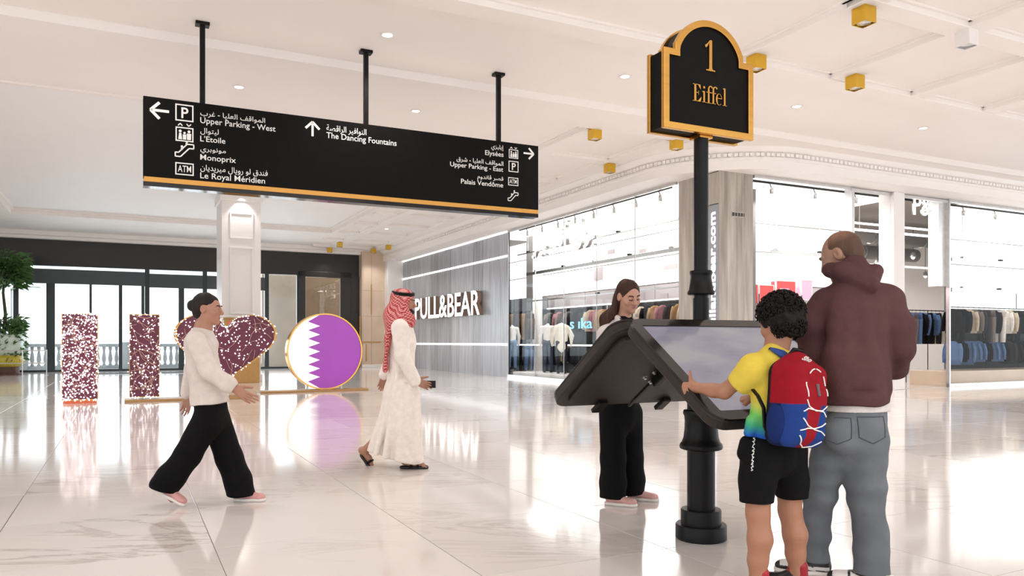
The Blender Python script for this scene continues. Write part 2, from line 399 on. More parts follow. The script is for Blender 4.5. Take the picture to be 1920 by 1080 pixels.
# marble slabs, 1.2 m square: the 300 that show largest are pieces of their own
TS, GA, GB, G = 1.2, 2.87 - 1.2 * 20, 6.1 - 1.2 * 20, 0.0022
tile_me = MB().add([(G, G, -0.012), (TS - G, G, -0.012), (TS - G, TS - G, -0.012), (G, TS - G, -0.012), (G, G, -0.0008), (TS - G, G, -0.0008), (TS - G, TS - G, -0.0008), (G, TS - G, -0.0008),
                    (G + .0015, G + .0015, 0), (TS - G - .0015, G + .0015, 0), (TS - G - .0015, TS - G - .0015, 0), (G + .0015, TS - G - .0015, 0)],
                   [(0, 1, 5, 4), (1, 2, 6, 5), (2, 3, 7, 6), (3, 0, 4, 7), (4, 5, 9, 8), (5, 6, 10, 9), (6, 7, 11, 10), (7, 4, 8, 11), (8, 9, 10, 11)]).mesh('floor_tile')
tile_me.materials.append(M['marble'])
cells = []
for i in range(60):
    for j in range(60):
        a, b = GA + i * TS, GB + j * TS
        if not (FX0 - .1 <= a and a + TS <= FX1 + .1 and FY0 - .1 <= b and b + TS <= FY1 + 1.1): continue
        c = B(a + TS / 2, b + TS / 2); d = c.y
        u = 960 + FPX * c.x / max(d, .1); vis = d > 2.6 and -150 < u < 2070
        cells.append((0 if vis else 1, d, a, b))
cells.sort()
rest = MB()
for k, (o_, d, a, b) in enumerate(cells):
    if k < 300 and o_ == 0: link('floor_tile', tile_me, None, floor, (a, b, 0))
    else: rest.add([(a + x, b + y, z) for x, y, z in ((G, G, 0), (TS - G, G, 0), (TS - G, TS - G, 0), (G, TS - G, 0))], [(0, 1, 2, 3)])
tag(rest.build('distant_floor_tiles', M['marble'], floor), kind='stuff')

# ---- ceiling: flat field, dropped beams, a raised tray towards the entrance
CZ = 5.6
TA0, TA1, TB0, TB1 = -3.5, 7.35, 15.5, 31.0
ceil = MB()
for (x0, x1, y0, y1) in ((FX0, FX1, FY0, TB0), (FX0, FX1, TB1, FY1), (FX0, TA0, TB0, TB1), (TA1, FX1, TB0, TB1)):
    ceil.box(x0, x1, y0, y1, CZ, CZ + 0.3)
ceiling = struct('ceiling', ceil, M['ceiling'])
M['tray'] = mat('tray_paint', (0.89, 0.87, 0.86), 0.6, var=0.01, scale=1)
struct('ceiling_tray', MB().box(TA0 - .1, TA1 + .1, TB0 - .1, TB1 + .1, CZ + 0.16, CZ + 0.3), M['tray'], ceiling)
mo = MB(); o_ = [(TA0, TB0), (TA1, TB0), (TA1, TB1), (TA0, TB1)]
mo.ring([(TA0 - .12, TB0 - .12), (TA1 + .12, TB0 - .12), (TA1 + .12, TB1 + .12), (TA0 - .12, TB1 + .12)], o_, CZ - 0.03, CZ + 0.002, 'z')
mo.ring([(TA0 - .01, TB0 - .01), (TA1 + .01, TB0 - .01), (TA1 + .01, TB1 + .01), (TA0 - .01, TB1 + .01)], [(TA0 + .1, TB0 + .1), (TA1 - .1, TB0 + .1), (TA1 - .1, TB1 - .1), (TA0 + .1, TB1 - .1)], CZ + 0.09, CZ + 0.17, 'z')
struct('ceiling_moulding', mo, M['ceiling'], ceiling)
def beam(x0, x1, y0, y1, drop, lip=True):
    m = MB().box(x0, x1, y0, y1, CZ - drop, CZ + 0.01)
    if lip: m.box(x0 - .05, x1 + .05, y0 - .05, y1 + .05, CZ - 0.03, CZ + 0.01)
    struct('ceiling_beam', m, M['ceiling'], ceiling, bevel=0.008)
beam(FX0, FX1, 8.95, 9.35, 0.11)
beam(FX0, 22.0, 11.93, 13.1, 0.13, False)
beam(FX0, 10.8, 13.1, 13.25, 0.06, False)
for a in (8.44, 10.42): beam(a - .17, a + .17, 4.5, 8.95, 0.10); beam(a - .17, a + .17, 13.25, 35.6, 0.10)
for a in (12.4, 14.4, 16.4): beam(a - .17, a + .17, 4.5, 8.95, 0.10)
beam(8.27, 20.0, 6.63, 6.97, 0.105)
for k in range(9): beam(7.5, 10.3, 15.43 + 2.45 * k, 15.77 + 2.45 * k, 0.095)

# ---- cornice over the shop front, following its rounded corner
pth = [(10.9, 36.0 - 0.5 * i) for i in range(0, 42)]
AC, AR_ = (13.5, 15.1), 2.6
pth += [(AC[0] + AR_ * math.cos(math.radians(t)), AC[1] + AR_ * math.sin(math.radians(t))) for t in range(180, 271, 5)]
pth += [(13.9 + 0.5 * i, 12.5) for i in range(29)]
def normals(p):
    out = []
    for i in range(len(p)):
        a, b = Vector(p[max(i - 1, 0)]), Vector(p[min(i + 1, len(p) - 1)]); t = (b - a).normalized(); out.append((t.y, -t.x))
    return out
nrm = [(-x, -y) for x, y in normals(pth)]
if nrm[0][0] > 0: nrm = [(-x, -y) for x, y in nrm]
def sweep(prof, m=None):
    m = m or MB(); k = len(prof); vs = []
    for (p, n) in zip(pth, nrm): vs += [(p[0] + n[0] * o, p[1] + n[1] * o, z) for o, z in prof]
    fs = [(i * k + j, i * k + j + 1, (i + 1) * k + j + 1, (i + 1) * k + j) for i in range(len(pth) - 1) for j in range(k - 1)]
    return m.add(vs, fs)
cornice = struct('trim_1', sweep([(-1.0, 5.02), (-.02, 5.02), (0, 5.0), (0.02, 5.0), (0.02, 5.19), (.06, 5.2), (.06, 5.25), (.02, 5.26), (.02, 5.36), (.08, 5.38), (.12, 5.43), (.2, 5.48), (.2, 5.51), (.34, 5.55), (.42, 5.57), (.42, 5.61)]), M['plaster'], smooth=True, auto=True)
dn = MB(); acc = 0.0; nxt = 0.0
for i in range(len(pth) - 1):
    p, q = Vector(pth[i]), Vector(pth[i + 1]); ln = (q - p).length; t = (q - p) / ln; n = Vector(nrm[i])
    if p.x > 25 or (p.y > 30 and p.x < 11): continue
    s = 0.0
    while s < ln - 0.05:
        c = p + t * (s + 0.05); k0 = c + n * 0.01; e = t * 0.04; h = n * 0.075
        vs = [(*(k0 - e), 5.275), (*(k0 + e), 5.275), (*(k0 + e + h), 5.275), (*(k0 - e + h), 5.275), (*(k0 - e), 5.345), (*(k0 + e), 5.345), (*(k0 + e + h), 5.345), (*(k0 - e + h), 5.345)]
        dn.add(vs, [(3, 2, 1, 0), (4, 5, 6, 7), (0, 1, 5, 4), (1, 2, 6, 5), (2, 3, 7, 6), (3, 0, 4, 7)]); s += 0.135
tag(dn.build('dentils', M['plaster'], cornice), kind='stuff')

# ---- entrance wall: dark bulkhead, glazing, stone at its right end
BE = 36.0
zb = 4.28
def ea(u): return a_at(u, BE)
struct('wall_back', MB().box(-13.0, ea(673), BE, BE + .4, zb, CZ + .05), M['bronze'])
struct('trim_2', MB().box(-13.0, 10.9, BE - .5, BE, 5.42, CZ).box(-13.0, 10.9, BE - .32, BE, 5.3, 5.42), M['plaster'], bevel=.02)
TB = .58
def bay(n, u0, u1, zt, mull, thick=0.10, trans=None):
    a0, a1 = ea(u0), ea(u1)
    f = MB(); fr = .09
    f.box(a0, a0 + fr, BE - .06, BE + .08, 0, zt).box(a1 - fr, a1, BE - .06, BE + .08, 0, zt).box(a0 + fr, a1 - fr, BE - .06, BE + .08, zt - .03, zt).box(a0 + fr, a1 - fr, BE - .06, BE + .08, 0, .09)
    o = struct('window_%d' % n, f, M['frame'])
    for (u, wd) in mull:
        a = ea(u); MB().box(a - wd / 2, a + wd / 2, BE - .05, BE + .07, .09, trans or zt - fr).build('mullion', M['frame'], o)
    if trans: MB().box(a0 + fr, a1 - fr, BE - .08, BE + .09, trans, trans + TB).build('transom', M['frame_grey'], o)
    edges = [a0 + fr] + [ea(u) for u, _ in mull] + [a1 - fr]
    for x0, x1 in zip(edges, edges[1:]):
        MB().box(x0 + .03, x1 - .03, BE, BE + .012, .09, (trans or zt - fr)).build('pane', M['door_glass'], o)
    if trans: MB().box(a0 + fr, a1 - fr, BE, BE + .012, trans + TB, zt - .03).build('pane', M['door_glass'], o)
    return o
M['frame_grey'] = mat('grey_metal_band', (0.055, 0.065, 0.072), 0.45, var=0.08)
bay(1, -200, 30, zb, [(-90, .12)], trans=3.55)
bay(2, 30, 276, zb, [(95, .3), (170, .09), (226, .13), (268, .12)], trans=3.55)
bay(3, 276, 384, zb, [(340, .22)], trans=3.5)
bay(4, 384, 500, zb, [(430, .2), (470, .12)], trans=3.5)
bay(5, 500, 560, zb, [], trans=None)
M['dark_ref'] = glass_mat('smoked_glass', (0.72, 0.68, 0.62), 1.5)
d0, d1, dz = ea(560), ea(657), z_at(510, ea(600), BE)
door = struct('door_1', MB().box(d0, d0 + .28, BE - .12, BE + .1, 0, dz).box(d1 - .5, d1, BE - .12, BE + .1, 0, dz).box(d0, d1, BE - .12, BE + .1, dz - .25, dz), M['bronze'], bevel=.01)
MB().box(d0 + .28, d1 - .5, BE - .02, BE + .01, .05, dz - .25).build('pane', M['dark_ref'], door)
MB().box(d0 + .34, d0 + .38, BE - .16, BE - .12, .8, 1.7).build('door_handle', M['steel'], door)
struct('wall_panel_back', MB().box(d1, ea(674), BE - .1, BE + .1, 0, zb).box(ea(500), d1, BE - .02, BE + .1, dz, zb), M['bronze'])
# vestibule stone seen through the glazing and the end wall
vest = struct('wall_vestibule', MB().box(ea(508), ea(690), BE + 2.6, BE + 2.9, 0, 4.6), M['beige'])
bw = struct('wall_right', MB().box(ea(673), 11.75, BE - .5, BE + .3, 0, CZ), M['beige'])
for (z0, z1) in ((0.12, 1.2), (1.21, 2.4), (2.41, 3.6), (3.61, 5.28)):
    for (x0, x1) in ((ea(674) + .02, 10.3), (10.31, 11.3)):
        MB().box(x0, x1, BE - .53, BE - .5, z0, z1).build('stone_panel', M['beige'], bw, bevel=.006)
for (x, z0, z1) in ((10.3, 2.5, 3.9), (9.75, 1.0, 2.4), (10.05, .3, 1.1)):
    MB().box(x - .02, x + .02, BE - .56, BE - .52, z0, z1).build('gold_strip', M['gold_trim'], bw)
MB().box(9.75, 10.75, BE - .56, BE - .52, 1.17, 1.21).build('gold_strip', M['gold_trim'], bw)
struct('baseboard_right', MB().box(ea(673), 11.3, BE - .58, BE - .5, 0, .14), M['white'], bevel=.01)
struct('wall_left', MB().box(-13.3, -13.0, 14.0, BE, 0, CZ), M['plaster'])
# terrace outside
M['paving'] = mat('pale_paving', (0.75, 0.74, 0.72), 0.7, var=0.08)
struct('terrace', MB().box(-40, 20, BE + .4, BE + 40, -.3, -.02), M['paving'])
M['balus'] = mat('pale_stone', (0.55, 0.56, 0.57), 0.7, var=0.06)
bal = thing('balustrade', 'pale stone balustrade on the terrace outside the entrance glazing', 'balustrade', B(0, BE + 3.2), TH)
MB().box(-16, 8, -.14, .14, .98, 1.12).build('handrail', M['balus'], bal, bevel=.02); MB().box(-16, 8, -.13, .13, 0, .16).build('plinth', M['balus'], bal, bevel=.02)
bm = MB().lathe([(.07, .16), (.07, .2), (.045, .24), (.085, .42), (.07, .6), (.04, .8), (.06, .86), (.065, .9), (.07, .98)], 10).mesh('baluster', True); bm.materials.append(M['balus'])
for k in range(96): link('baluster', bm, None, bal, (-15.9 + .25 * k, 0, 0))
for x in (-12.0, -8.0, -4.0, 0.0, 4.0): MB().box(x - .2, x + .2, -.2, .2, 0, 1.2).build('pedestal', M['balus'], bal, bevel=.02)
lp = thing('lamp_post', 'slim street lamp post beyond the balustrade outside the left glazing', 'lamp post', B(ea(46) - 1.0, BE + 5), TH)
MB().lathe([(.12, 0), (.12, .3), (.05, .4), (.04, 3.6)], 10).build('pole', M['balus'], lp, smooth=True); MB().tube([(0, 0, 3.5), (.3, 0, 3.7), (1.1, 0, 3.68)], .03).build('arm', M['balus'], lp)

# ---- white panelled pillar
pa0, pa1, pb = a_at(416, 24.8), a_at(489, 24.8), 24.8
pil = struct('pillar', MB().box(pa0, pa1, pb, pb + 1.5, 0, CZ + .16), M['white'])
PW = pa1 - pa0
def moulding(mb, x0, x1, z0, z1, y, wd=.05, d=.03):
    return mb.ring([(x0, z0), (x1, z0), (x1, z1), (x0, z1)], [(x0 + wd, z0 + wd), (x1 - wd, z0 + wd), (x1 - wd, z1 - wd), (x0 + wd, z1 - wd)], y - d, y + .005)
for (z0, z1) in ((.35, 1.9), (2.05, 4.1), (4.35, 5.15)):
    moulding(MB(), pa0 + .22, pa1 - .22, z0, z1, pb).build('panel_moulding', M['white'], pil, bevel=.008)
MB().box(pa0 - .05, pa1 + .05, pb - .05, pb + 1.55, 0, .22).build('plinth', M['white'], pil, bevel=.015)
MB().box(pa0 - .04, pa1 + .04, pb - .04, pb + 1.54, 1.94, 2.0).build('band', M['white'], pil, bevel=.015)
MB().box(pa0 - .06, pa1 + .06, pb - .06, pb + 1.56, 5.5, 5.78).build('capital', M['white'], pil, bevel=.03)

# ---- downlights and gold cube lights
dl_me = None
def downlight(a, b, label, z=CZ, power=120):
    t = thing('downlight', label, 'downlight', B(a, b, z), TH, 'recessed ceiling downlights')
    MB().lathe([(.075, 0), (.105, 0), (.105, -.012), (.09, -.014), (.075, -.006)], 20).build('trim_ring', M['white'], t, smooth=True)
    MB().lathe([(.0, -.001), (.074, -.001), (.07, -.008), (.0, -.008)], 20).build('lens', M['bulb'], t)
    lamp('SPOT', B(a, b, z - .05), power, WARM, .08, angle=2.3, blend=.8)
for (a, b, l) in ((3.33, 10.66, 'round recessed downlight above the middle of the black hanging sign'), (1.73, 13.98, 'round recessed downlight just right of the left rod of the hanging sign'),
                  (4.91, 13.94, 'round recessed downlight between the middle and right rods of the hanging sign'), (7.36, 10.58, 'round recessed downlight left of the arched pylon sign box'),
                  (11.15, 10.5, 'round recessed downlight below the gold cube lamp at right'), (14.61, 10.42, 'rightmost round recessed downlight, small and far right in the flat ceiling'),
                  (9.04, 29.05, 'round recessed downlight far off near the beige end wall')): downlight(a, b, l)
for (a, b) in ((-2.0, 19.0), (2.5, 19.0), (-2.0, 23.5), (-2.0, 28.5), (2.5, 28.5), (6.5, 19.0), (6.5, 24.0), (6.5, 28.5)): lamp('SPOT', B(a, b, CZ + .1), 190, (1, .975, .95), .08, angle=2.3, blend=.8)  # added spots with no fixtures, brightening the tray area
for (a, b) in ((-.5, 10.6), (-4.3, 10.6), (-4.3, 13.95), (-1.5, 13.95), (3.3, 7.3), (-.5, 7.3), (6.9, 7.3), (11.15, 7.8)): lamp('SPOT', B(a, b, CZ - .05), 120, WARM, .08, angle=2.3, blend=.8)
lamp('SPOT', B((pa0 + pa1) / 2, pb - .22, CZ + .1), 60, WARM, .05, angle=1.6, blend=.6)
cs = .105
def cube_light(a, b, label, m='gold_lamp', power=70):
    t = thing('cube_spotlight', label, 'spotlight', B(a, b, CZ - .1), TH, 'cube ceiling spotlights')
    MB().ring(rrect(-cs, cs, -cs, cs, .008, 2), rrect(-cs + .012, cs - .012, -cs + .012, cs - .012, .006, 2), -.21, 0, 'z').box(-cs + .01, cs - .01, -cs + .01, cs - .01, -.1, -.002).build('housing', M[m], t)
    MB().lathe([(.088, -.2), (.086, -.19), (.05, -.12), (.0, -.11)][::-1], 16).build('reflector', M['steel'], t, smooth=True)
    MB().lathe([(.0, -.165), (.045, -.165), (.045, -.125), (0, -.125)], 14).build('bulb', M['bulb'], t)
    MB().box(-.05, .05, -.05, .05, 0, .02).build('mount', M['white'], t)
    lamp('SPOT', B(a, b, CZ - .33), power, WARM, .06, angle=2.2, blend=.8)
for (a, b, l) in ((8.44, 8.73, 'gold cube spotlight just right of the arched pylon sign'), (10.5, 8.68, 'gold cube spotlight right of the pylon sign, on its own below the coffer corner'),
                  (8.45, 6.85, 'nearest and largest gold cube spotlight at the top edge of the picture'), (8.44, 13.19, 'gold cube spotlight on the beam left of the pylon sign, upper left of three'),
                  (10.42, 13.1, 'gold cube spotlight right under the left corner of the pylon sign box'), (10.42, 15.63, 'lowest gold cube spotlight left of the pylon post'),
                  (8.3, 35.3, 'tiny gold cube spotlight in front of the dark bulkhead, leftmost of four'), (8.23, 33.16, 'tiny gold cube spotlight above the dark bulkhead, second of four from left'),
                  (10.17, 34.71, 'tiny gold cube spotlight in front of the beige wall, third of four from left'), (10.38, 33.1, 'tiny gold cube spotlight at the left end of the shop cornice')):
    cube_light(a, b, l)
cube_light(10.36, 6.74, 'white cube spotlight near the top right corner', 'white')
# ================================================================== HANGING DIRECTION SIGN
SB = 11.29                                       # its front face, facing us
s_a0, s_a1 = a_at(268.5, SB), a_at(1009.5, SB)
SX = lambda a: a - s_a0                          # local x
zt = 4.47; zbot = 3.285
sg = thing('hanging_sign', 'long black hanging direction sign with a gold stripe and white bilingual lettering', 'sign', B(s_a0, SB), TH)
SL = s_a1 - s_a0
MB().box(0, SL, 0, .2, zbot + .125, zt).build('sign_panel', M['sign_black'], sg, bevel=.006)
MB().box(.01, SL - .005, .004, .196, zbot + .06, zbot + .125).build('gold_stripe', M['gold_trim'], sg)
M['under'] = mat('glossy_black_soffit', (0.02, 0.02, 0.022), 0.08, var=.05, metal=.6)
MB().box(.0, SL, 0, .2, zbot, zbot + .06).build('bottom_rail', M['under'], sg, bevel=.004)
MB().box(SL, SL + .012, .05, .08, zt - .42, zt - .12).build('end_clip', M['gold_trim'], sg)
for u in (379.5, 686, 934.5):
    x = SX(a_at(u, SB + .1))
    r = MB().box(x - .034, x + .034, .066, .134, zt, CZ).build('rod', M['black'], sg, bevel=.006)
    MB().box(x - .09, x + .09, .03, .17, CZ - .045, CZ).build('ceiling_plate', M['black'], r, bevel=.005)
def sp(u, v): a, z = PF(u, v, SB); return SX(a), z
def sign_text(s, u0, v0, u1, cap, ar=False, name='lettering'):
    x0, z0 = sp(u0, v0); x1, _ = sp(u1, v0); _, z1 = sp(u0, v0 - cap)
    o = link(name, text_fit(arabic(s) if ar else s, x0, x1, z0, z1, .003, bold=.004 if ar else .006, base=not ar), M['lettering'], sg)
    return o
for (s, u0, v0, u1, cap, ar) in (
    ('Upper Parking - West', 375.4, 230.3, 516.5, 10.8, 0), ("L'Etoile", 375.4, 264.6, 422.5, 10.2, 0), ('Monoprix', 375.4, 299.3, 442.3, 10.4, 0), ('Le Royal Méridien', 375.4, 333.8, 496.9, 10.8, 0),
    ('المواقف العليا - غرب', 375.6, 219.0, 497, 12.5, 1), ('ليتوال', 375.6, 252.0, 410, 13.0, 1), ('مونوبري', 375.6, 287.5, 423.5, 12.0, 1), ('فندق لو رويال ميريديان', 375.6, 322.0, 502, 14.0, 1),
    ('The Dancing Fountains', 612, 258.3, 743.5, 10.8, 0), ('النوافير الراقصة', 612, 248.0, 687, 15.0, 1),
    ('Elysées', 909.6, 290.2, 944, 8.8, 0), ('Upper Parking - East', 844, 311.4, 943.3, 8.6, 0), ('Palais Vendôme', 864.3, 343.8, 943.3, 8.8, 0),
    ('إيليزي', 921, 282.0, 944, 12.0, 1), ('المواقف العليا - شرق', 856, 304.0, 943.7, 11.0, 1), ('قصر ڤاندوم', 895, 338.0, 943.7, 12.0, 1)):
    sign_text(s, u0, v0, u1, cap, ar)
def flat(mb, P, c, k):                           # strokes in the sign plane; points are in a unit cell scaled by k about c
    for poly in P: mb.prism([(c[0] + k * x, c[1] + k * y) for x, y in poly], -.003, .001, 'y')
    return mb
def stroke(p, q, wd):
    d = Vector((q[0] - p[0], q[1] - p[1])).normalized(); n = Vector((-d.y, d.x)) * wd / 2
    return [(p[0] - n.x, p[1] - n.y), (q[0] - n.x, q[1] - n.y), (q[0] + n.x, q[1] + n.y), (p[0] + n.x, p[1] + n.y)]
def frame_strokes(x0, x1, y0, y1, wd):
    return [[(x0, y0), (x1, y0), (x1, y0 + wd), (x0, y0 + wd)], [(x0, y1 - wd), (x1, y1 - wd), (x1, y1), (x0, y1)],
            [(x0, y0 + wd), (x0 + wd, y0 + wd), (x0 + wd, y1 - wd), (x0, y1 - wd)], [(x1 - wd, y0 + wd), (x1, y0 + wd), (x1, y1 - wd), (x1 - wd, y1 - wd)]]
def disc(cx, cy, r, n=10): return [(cx + r * math.cos(2 * math.pi * i / n), cy + r * math.sin(2 * math.pi * i / n)) for i in range(n)]
def arrow(u, v, size, rot):
    c = sp(u, v); k = size / FPX * B(s_a0 + c[0], SB).y; cs_, sn = math.cos(rot), math.sin(rot)
    P = [stroke((-.5, 0), (.42, 0), .15), stroke((.46, .0), (.0, .46), .16), stroke((.46, 0), (.0, -.46), .16), [(.36, -.08), (.52, 0), (.36, .08)]]
    P = [[(x * cs_ - y * sn, x * sn + y * cs_) for x, y in q] for q in P]
    flat(MB(), P, c, k).build('arrow', M['lettering'], sg)
arrow(299, 207.5, 33, math.pi); arrow(586, 241.5, 28, math.pi / 2); arrow(991.5, 288, 22, 0)
def person_icon(x, y, h, skirt=False):
    b = [(x - .18 * h, y), (x + .18 * h, y), (x + (.1 if skirt else .2) * h, y + .62 * h), (x - (.1 if skirt else .2) * h, y + .62 * h)]
    return [b, disc(x, y + .8 * h, .14 * h)]
def icon(kind, u, v, size):
    c = sp(u, v); k = size / FPX * B(s_a0 + c[0], SB).y; m = MB()
    if kind == 'parking':
        flat(m, frame_strokes(-.5, .5, -.5, .5, .075), c, k)
        o = m.build('parking_symbol', M['lettering'], sg)
        link('letter', text_fit('P', c[0] - .17 * k, c[0] + .22 * k, c[1] - .32 * k, c[1] + .32 * k, .003, bold=.015), M['lettering'], o)
    elif kind == 'atm':
        flat(m, frame_strokes(-.5, .5, -.36, .36, .065), c, k); o = m.build('cash_machine_symbol', M['lettering'], sg)
        link('letter', text_fit('ATM', c[0] - .36 * k, c[0] + .36 * k, c[1] - .18 * k, c[1] + .2 * k, .003, bold=.006), M['lettering'], o)
    elif kind == 'lift':
        P = frame_strokes(-.5, .5, -.5, .36, .07) + [stroke((-.36, .44), (-.24, .58), .06), stroke((-.24, .58), (-.12, .44), .06), stroke((.12, .58), (.24, .44), .06), stroke((.24, .44), (.36, .58), .06)]
        P += person_icon(-.24, -.38, .62, True) + person_icon(0, -.38, .5) + person_icon(.25, -.38, .62)
        flat(m, P, c, k).build('lift_symbol', M['lettering'], sg)
    else:
        Z = [(-.5, -.4), (-.22, -.4), (.25, .12), (.5, .12), (.5, .36), (.14, .36), (-.32, -.16), (-.5, -.16)]
        P = [stroke(Z[i], Z[(i + 1) % 8], .07) for i in range(8)] + [disc(-.14, .2, .07), [(-.2, -.08), (-.08, .04), (-.1, .12), (-.2, .12)], disc(.12, .5, .07), [(.05, .24), (.18, .38), (.17, .42), (.06, .42)]]
        flat(m, P, c, k).build('escalator_symbol', M['lettering'], sg)
icon('parking', 345.8, 211.8, 31.5); icon('lift', 346, 250, 31); icon('escalator', 346, 281.5, 32); icon('atm', 346, 317, 32)
icon('lift', 962.8, 287.5, 19.5); icon('parking', 962.8, 312.4, 20.5); icon('atm', 962.3, 340.6, 21); icon('escalator', 962, 368.4, 21)

# ================================================================== WAYFINDING KIOSK
KP = W(1314.5, 1009, 4.83)
ko = thing('wayfinding_kiosk', 'black wayfinding pylon with an arched gold-edged sign box and two tilted touch screens', 'kiosk', (KP[0], KP[1], 0), TH)
MB().lathe([(.0, 0), (.15, 0), (.157, .006), (.157, .085), (.153, .092), (.124, .092), (.124, .178), (.12, .185), (.086, .185), (.086, .19)], 40).build('base', M['black'], ko, auto=True)
MB().lathe([(.0855, .185), (.0855, .86), (.05, .9), (.05, 1.5), (.0445, 1.5), (.0445, 2.53)], 32).build('post', M['black'], ko, auto=True)
collar = [(.084, .555), (.118, .556), (.129, .562), (.133, .575), (.129, .59), (.118, .603), (.108, .63), (.102, .68), (.1, .73), (.103, .765), (.109, .775), (.111, .788), (.107, .8), (.096, .803), (.09, .79), (.084, .78)]
MB().lathe(collar, 40).build('collar', M['black'], ko, auto=True)
MB().lathe([(.044, 1.518), (.078, 1.519), (.085, 1.527), (.083, 1.54), (.075, 1.552), (.068, 1.6), (.064, 1.635), (.068, 1.648), (.071, 1.66), (.068, 1.67), (.046, 1.672)], 36).build('collar', M['black'], ko, auto=True)
M['bezel'] = mat('gloss_bezel', (0.014, 0.011, 0.009), 0.16, var=.1, coat=.15, spec=.35)
M['shell'] = mat('brown_black_shell', (0.026, 0.019, 0.015), 0.42, var=.1, bump=.02, bscale=300, spec=.25)
def screen_mat():
    m = mat('screen_picture', (0.02, 0.02, 0.02), 0.12); nt = m.node_tree; L = nt.links.new; p = nt.nodes['Principled BSDF']
    tc = nd(nt, 'ShaderNodeTexCoord'); mp = nd(nt, 'ShaderNodeMapping'); mp.inputs['Scale'].default_value = (1.5, 3.2, 1); L(tc.outputs['Object'], mp.inputs[0])
    n = nd(nt, 'ShaderNodeTexNoise', Scale=1.3, Detail=3.0); L(mp.outputs[0], n.inputs[0])
    cr = nd(nt, 'ShaderNodeValToRGB'); L(n.outputs[0], cr.inputs[0]); e = cr.color_ramp.elements
    e[0].position = .3; e[0].color = (*srgb(128, 122, 150), 1); e[1].position = .62; e[1].color = (*srgb(168, 164, 168), 1)
    L(cr.outputs[0], p.inputs['Emission Color']); p.inputs['Emission Strength'].default_value = .62
    return m
M['screen'] = screen_mat()
def slab(side):                                  # side -1 faces us, +1 faces away
    y0, z0, y1, z1 = side * .055, 1.355, side * .84, .83
    up = Vector((0, y0 - y1, z0 - z1)); Ls = up.length; up.normalize(); x = Vector((-side, 0, 0)); n = x.cross(up)
    if n.z < 0: x = -x; n = x.cross(up)
    mx = Matrix((x, up, n)).transposed().to_4x4(); mx.translation = Vector((0, (y0 + y1) / 2, (z0 + z1) / 2))
    hw, hh = .615, Ls / 2
    body = MB().prism(rrect(-hw, hw, -hh, hh, .1, 7), -.062, 0).build('screen_housing', M['shell'], ko, mx=mx, bevel=.012, seg=3)
    MB().ring(rrect(-hw + .004, hw - .004, -hh + .004, hh - .004, .095, 7), rrect(-hw + .075, hw - .075, -hh + .075, hh - .075, .01, 7), 0, .012, 'z').build('bezel', M['bezel'], body)
    MB().prism(rrect(-hw + .07, hw - .07, -hh + .07, hh - .07, .01, 3), .001, .005).build('screen', M['screen'], body)
    MB().prism(rrect(-hw + .07, hw - .07, -hh + .07, hh - .07, .07, 5), -.085, -.06).build('back_plate', M['shell'], body, bevel=.006)
    for xx in (-.27, .27):
        MB().box(xx - .035, xx + .035, -hh - .012, -hh + .12, -.115, -.083).build('bracket', M['black'], body, bevel=.006)
    MB().box(-.012, .012, -hh + .02, -hh + .46, -.094, -.084).build('strap', M['black'], body)
    for (xx, yy) in ((-.13, -.06), (.02, -.12), (.1, -.06), (-.06, -.02), (.06, .0), (-.2, -.14)):
        MB().lathe([(0, -.1), (.009, -.1), (.011, -.086), (.016, -.085), (0, -.085)][::-1], 8, (xx, yy, 0)).build('bolt', M['steel'], body)
    MB().box(-.03, .03, -.1, hh * .75, -.14, -.085).build('mounting_rail', M['black'], body, bevel=.008)
slab(-1); slab(1)
MB().box(-.13, .13, -.11, .11, 1.1, 1.25).build('mounting_block', M['black'], ko, bevel=.02)
# sign box
def arch(inset):
    wv, zb_, zs = .351 - inset, 2.505 + inset, 2.985 - inset
    hw = .262 - inset * .9; r = .285 - inset; cz = 3.2 - .285
    P = [(-wv, zb_), (wv, zb_), (wv, zs), (hw + .004, zs), (hw + .004, zs + .045)]
    t0 = math.acos(min(1, hw / r)) if r > hw else 0
    P += [(r * math.cos(t0 + (math.pi - 2 * t0) * i / 22), cz + r * math.sin(t0 + (math.pi - 2 * t0) * i / 22)) for i in range(23)]
    P += [(-hw - .004, zs + .045), (-hw - .004, zs), (-wv, zs)]
    return P
bx = MB().prism(arch(.012), -.07, .07, 'y').build('sign_box', M['sign_black'], ko)
for y0, y1, nm in ((-.086, -.056, 'front_frame'), (.056, .086, 'rear_frame')):
    MB().ring(arch(0), arch(.04), y0, y1).build(nm, M['gold'], bx, bevel=.003)
MB().box(-.05, .05, -.05, .05, 2.49, 2.512).build('post_cap', M['gold'], bx)
link('numeral', text_fit('𝟏', -.035, .045, 2.895, 3.085, .008, bold=-.012), M['gold'], bx, (0, -.07, 0))
def arc_strip(cx, cy, rx, ry, t0, t1, wfun, n=14):  # a swelling curved stroke
    o = []; q = []
    for i in range(n + 1):
        t = math.radians(t0 + (t1 - t0) * i / n); w_ = wfun(t); o.append((cx + rx * math.cos(t), cy + ry * math.sin(t))); q.append((cx + (rx - w_) * math.cos(t), cy + (ry - w_ * .6) * math.sin(t)))
    return [[o[i], o[i + 1], q[i + 1], q[i]] if t1 > t0 else [o[i + 1], o[i], q[i], q[i + 1]] for i in range(n)]
foot = lambda x0, x1: [[(x0, 0), (x1, 0), (x1, .03), (x0, .03)]]
def stem(h): return [[(.1, 0), (.215, 0), (.215, h), (.1, h)], [(-.0, h - .06), (.1, h - .075), (.1, h), (.08, h)]] + foot(0, .315)
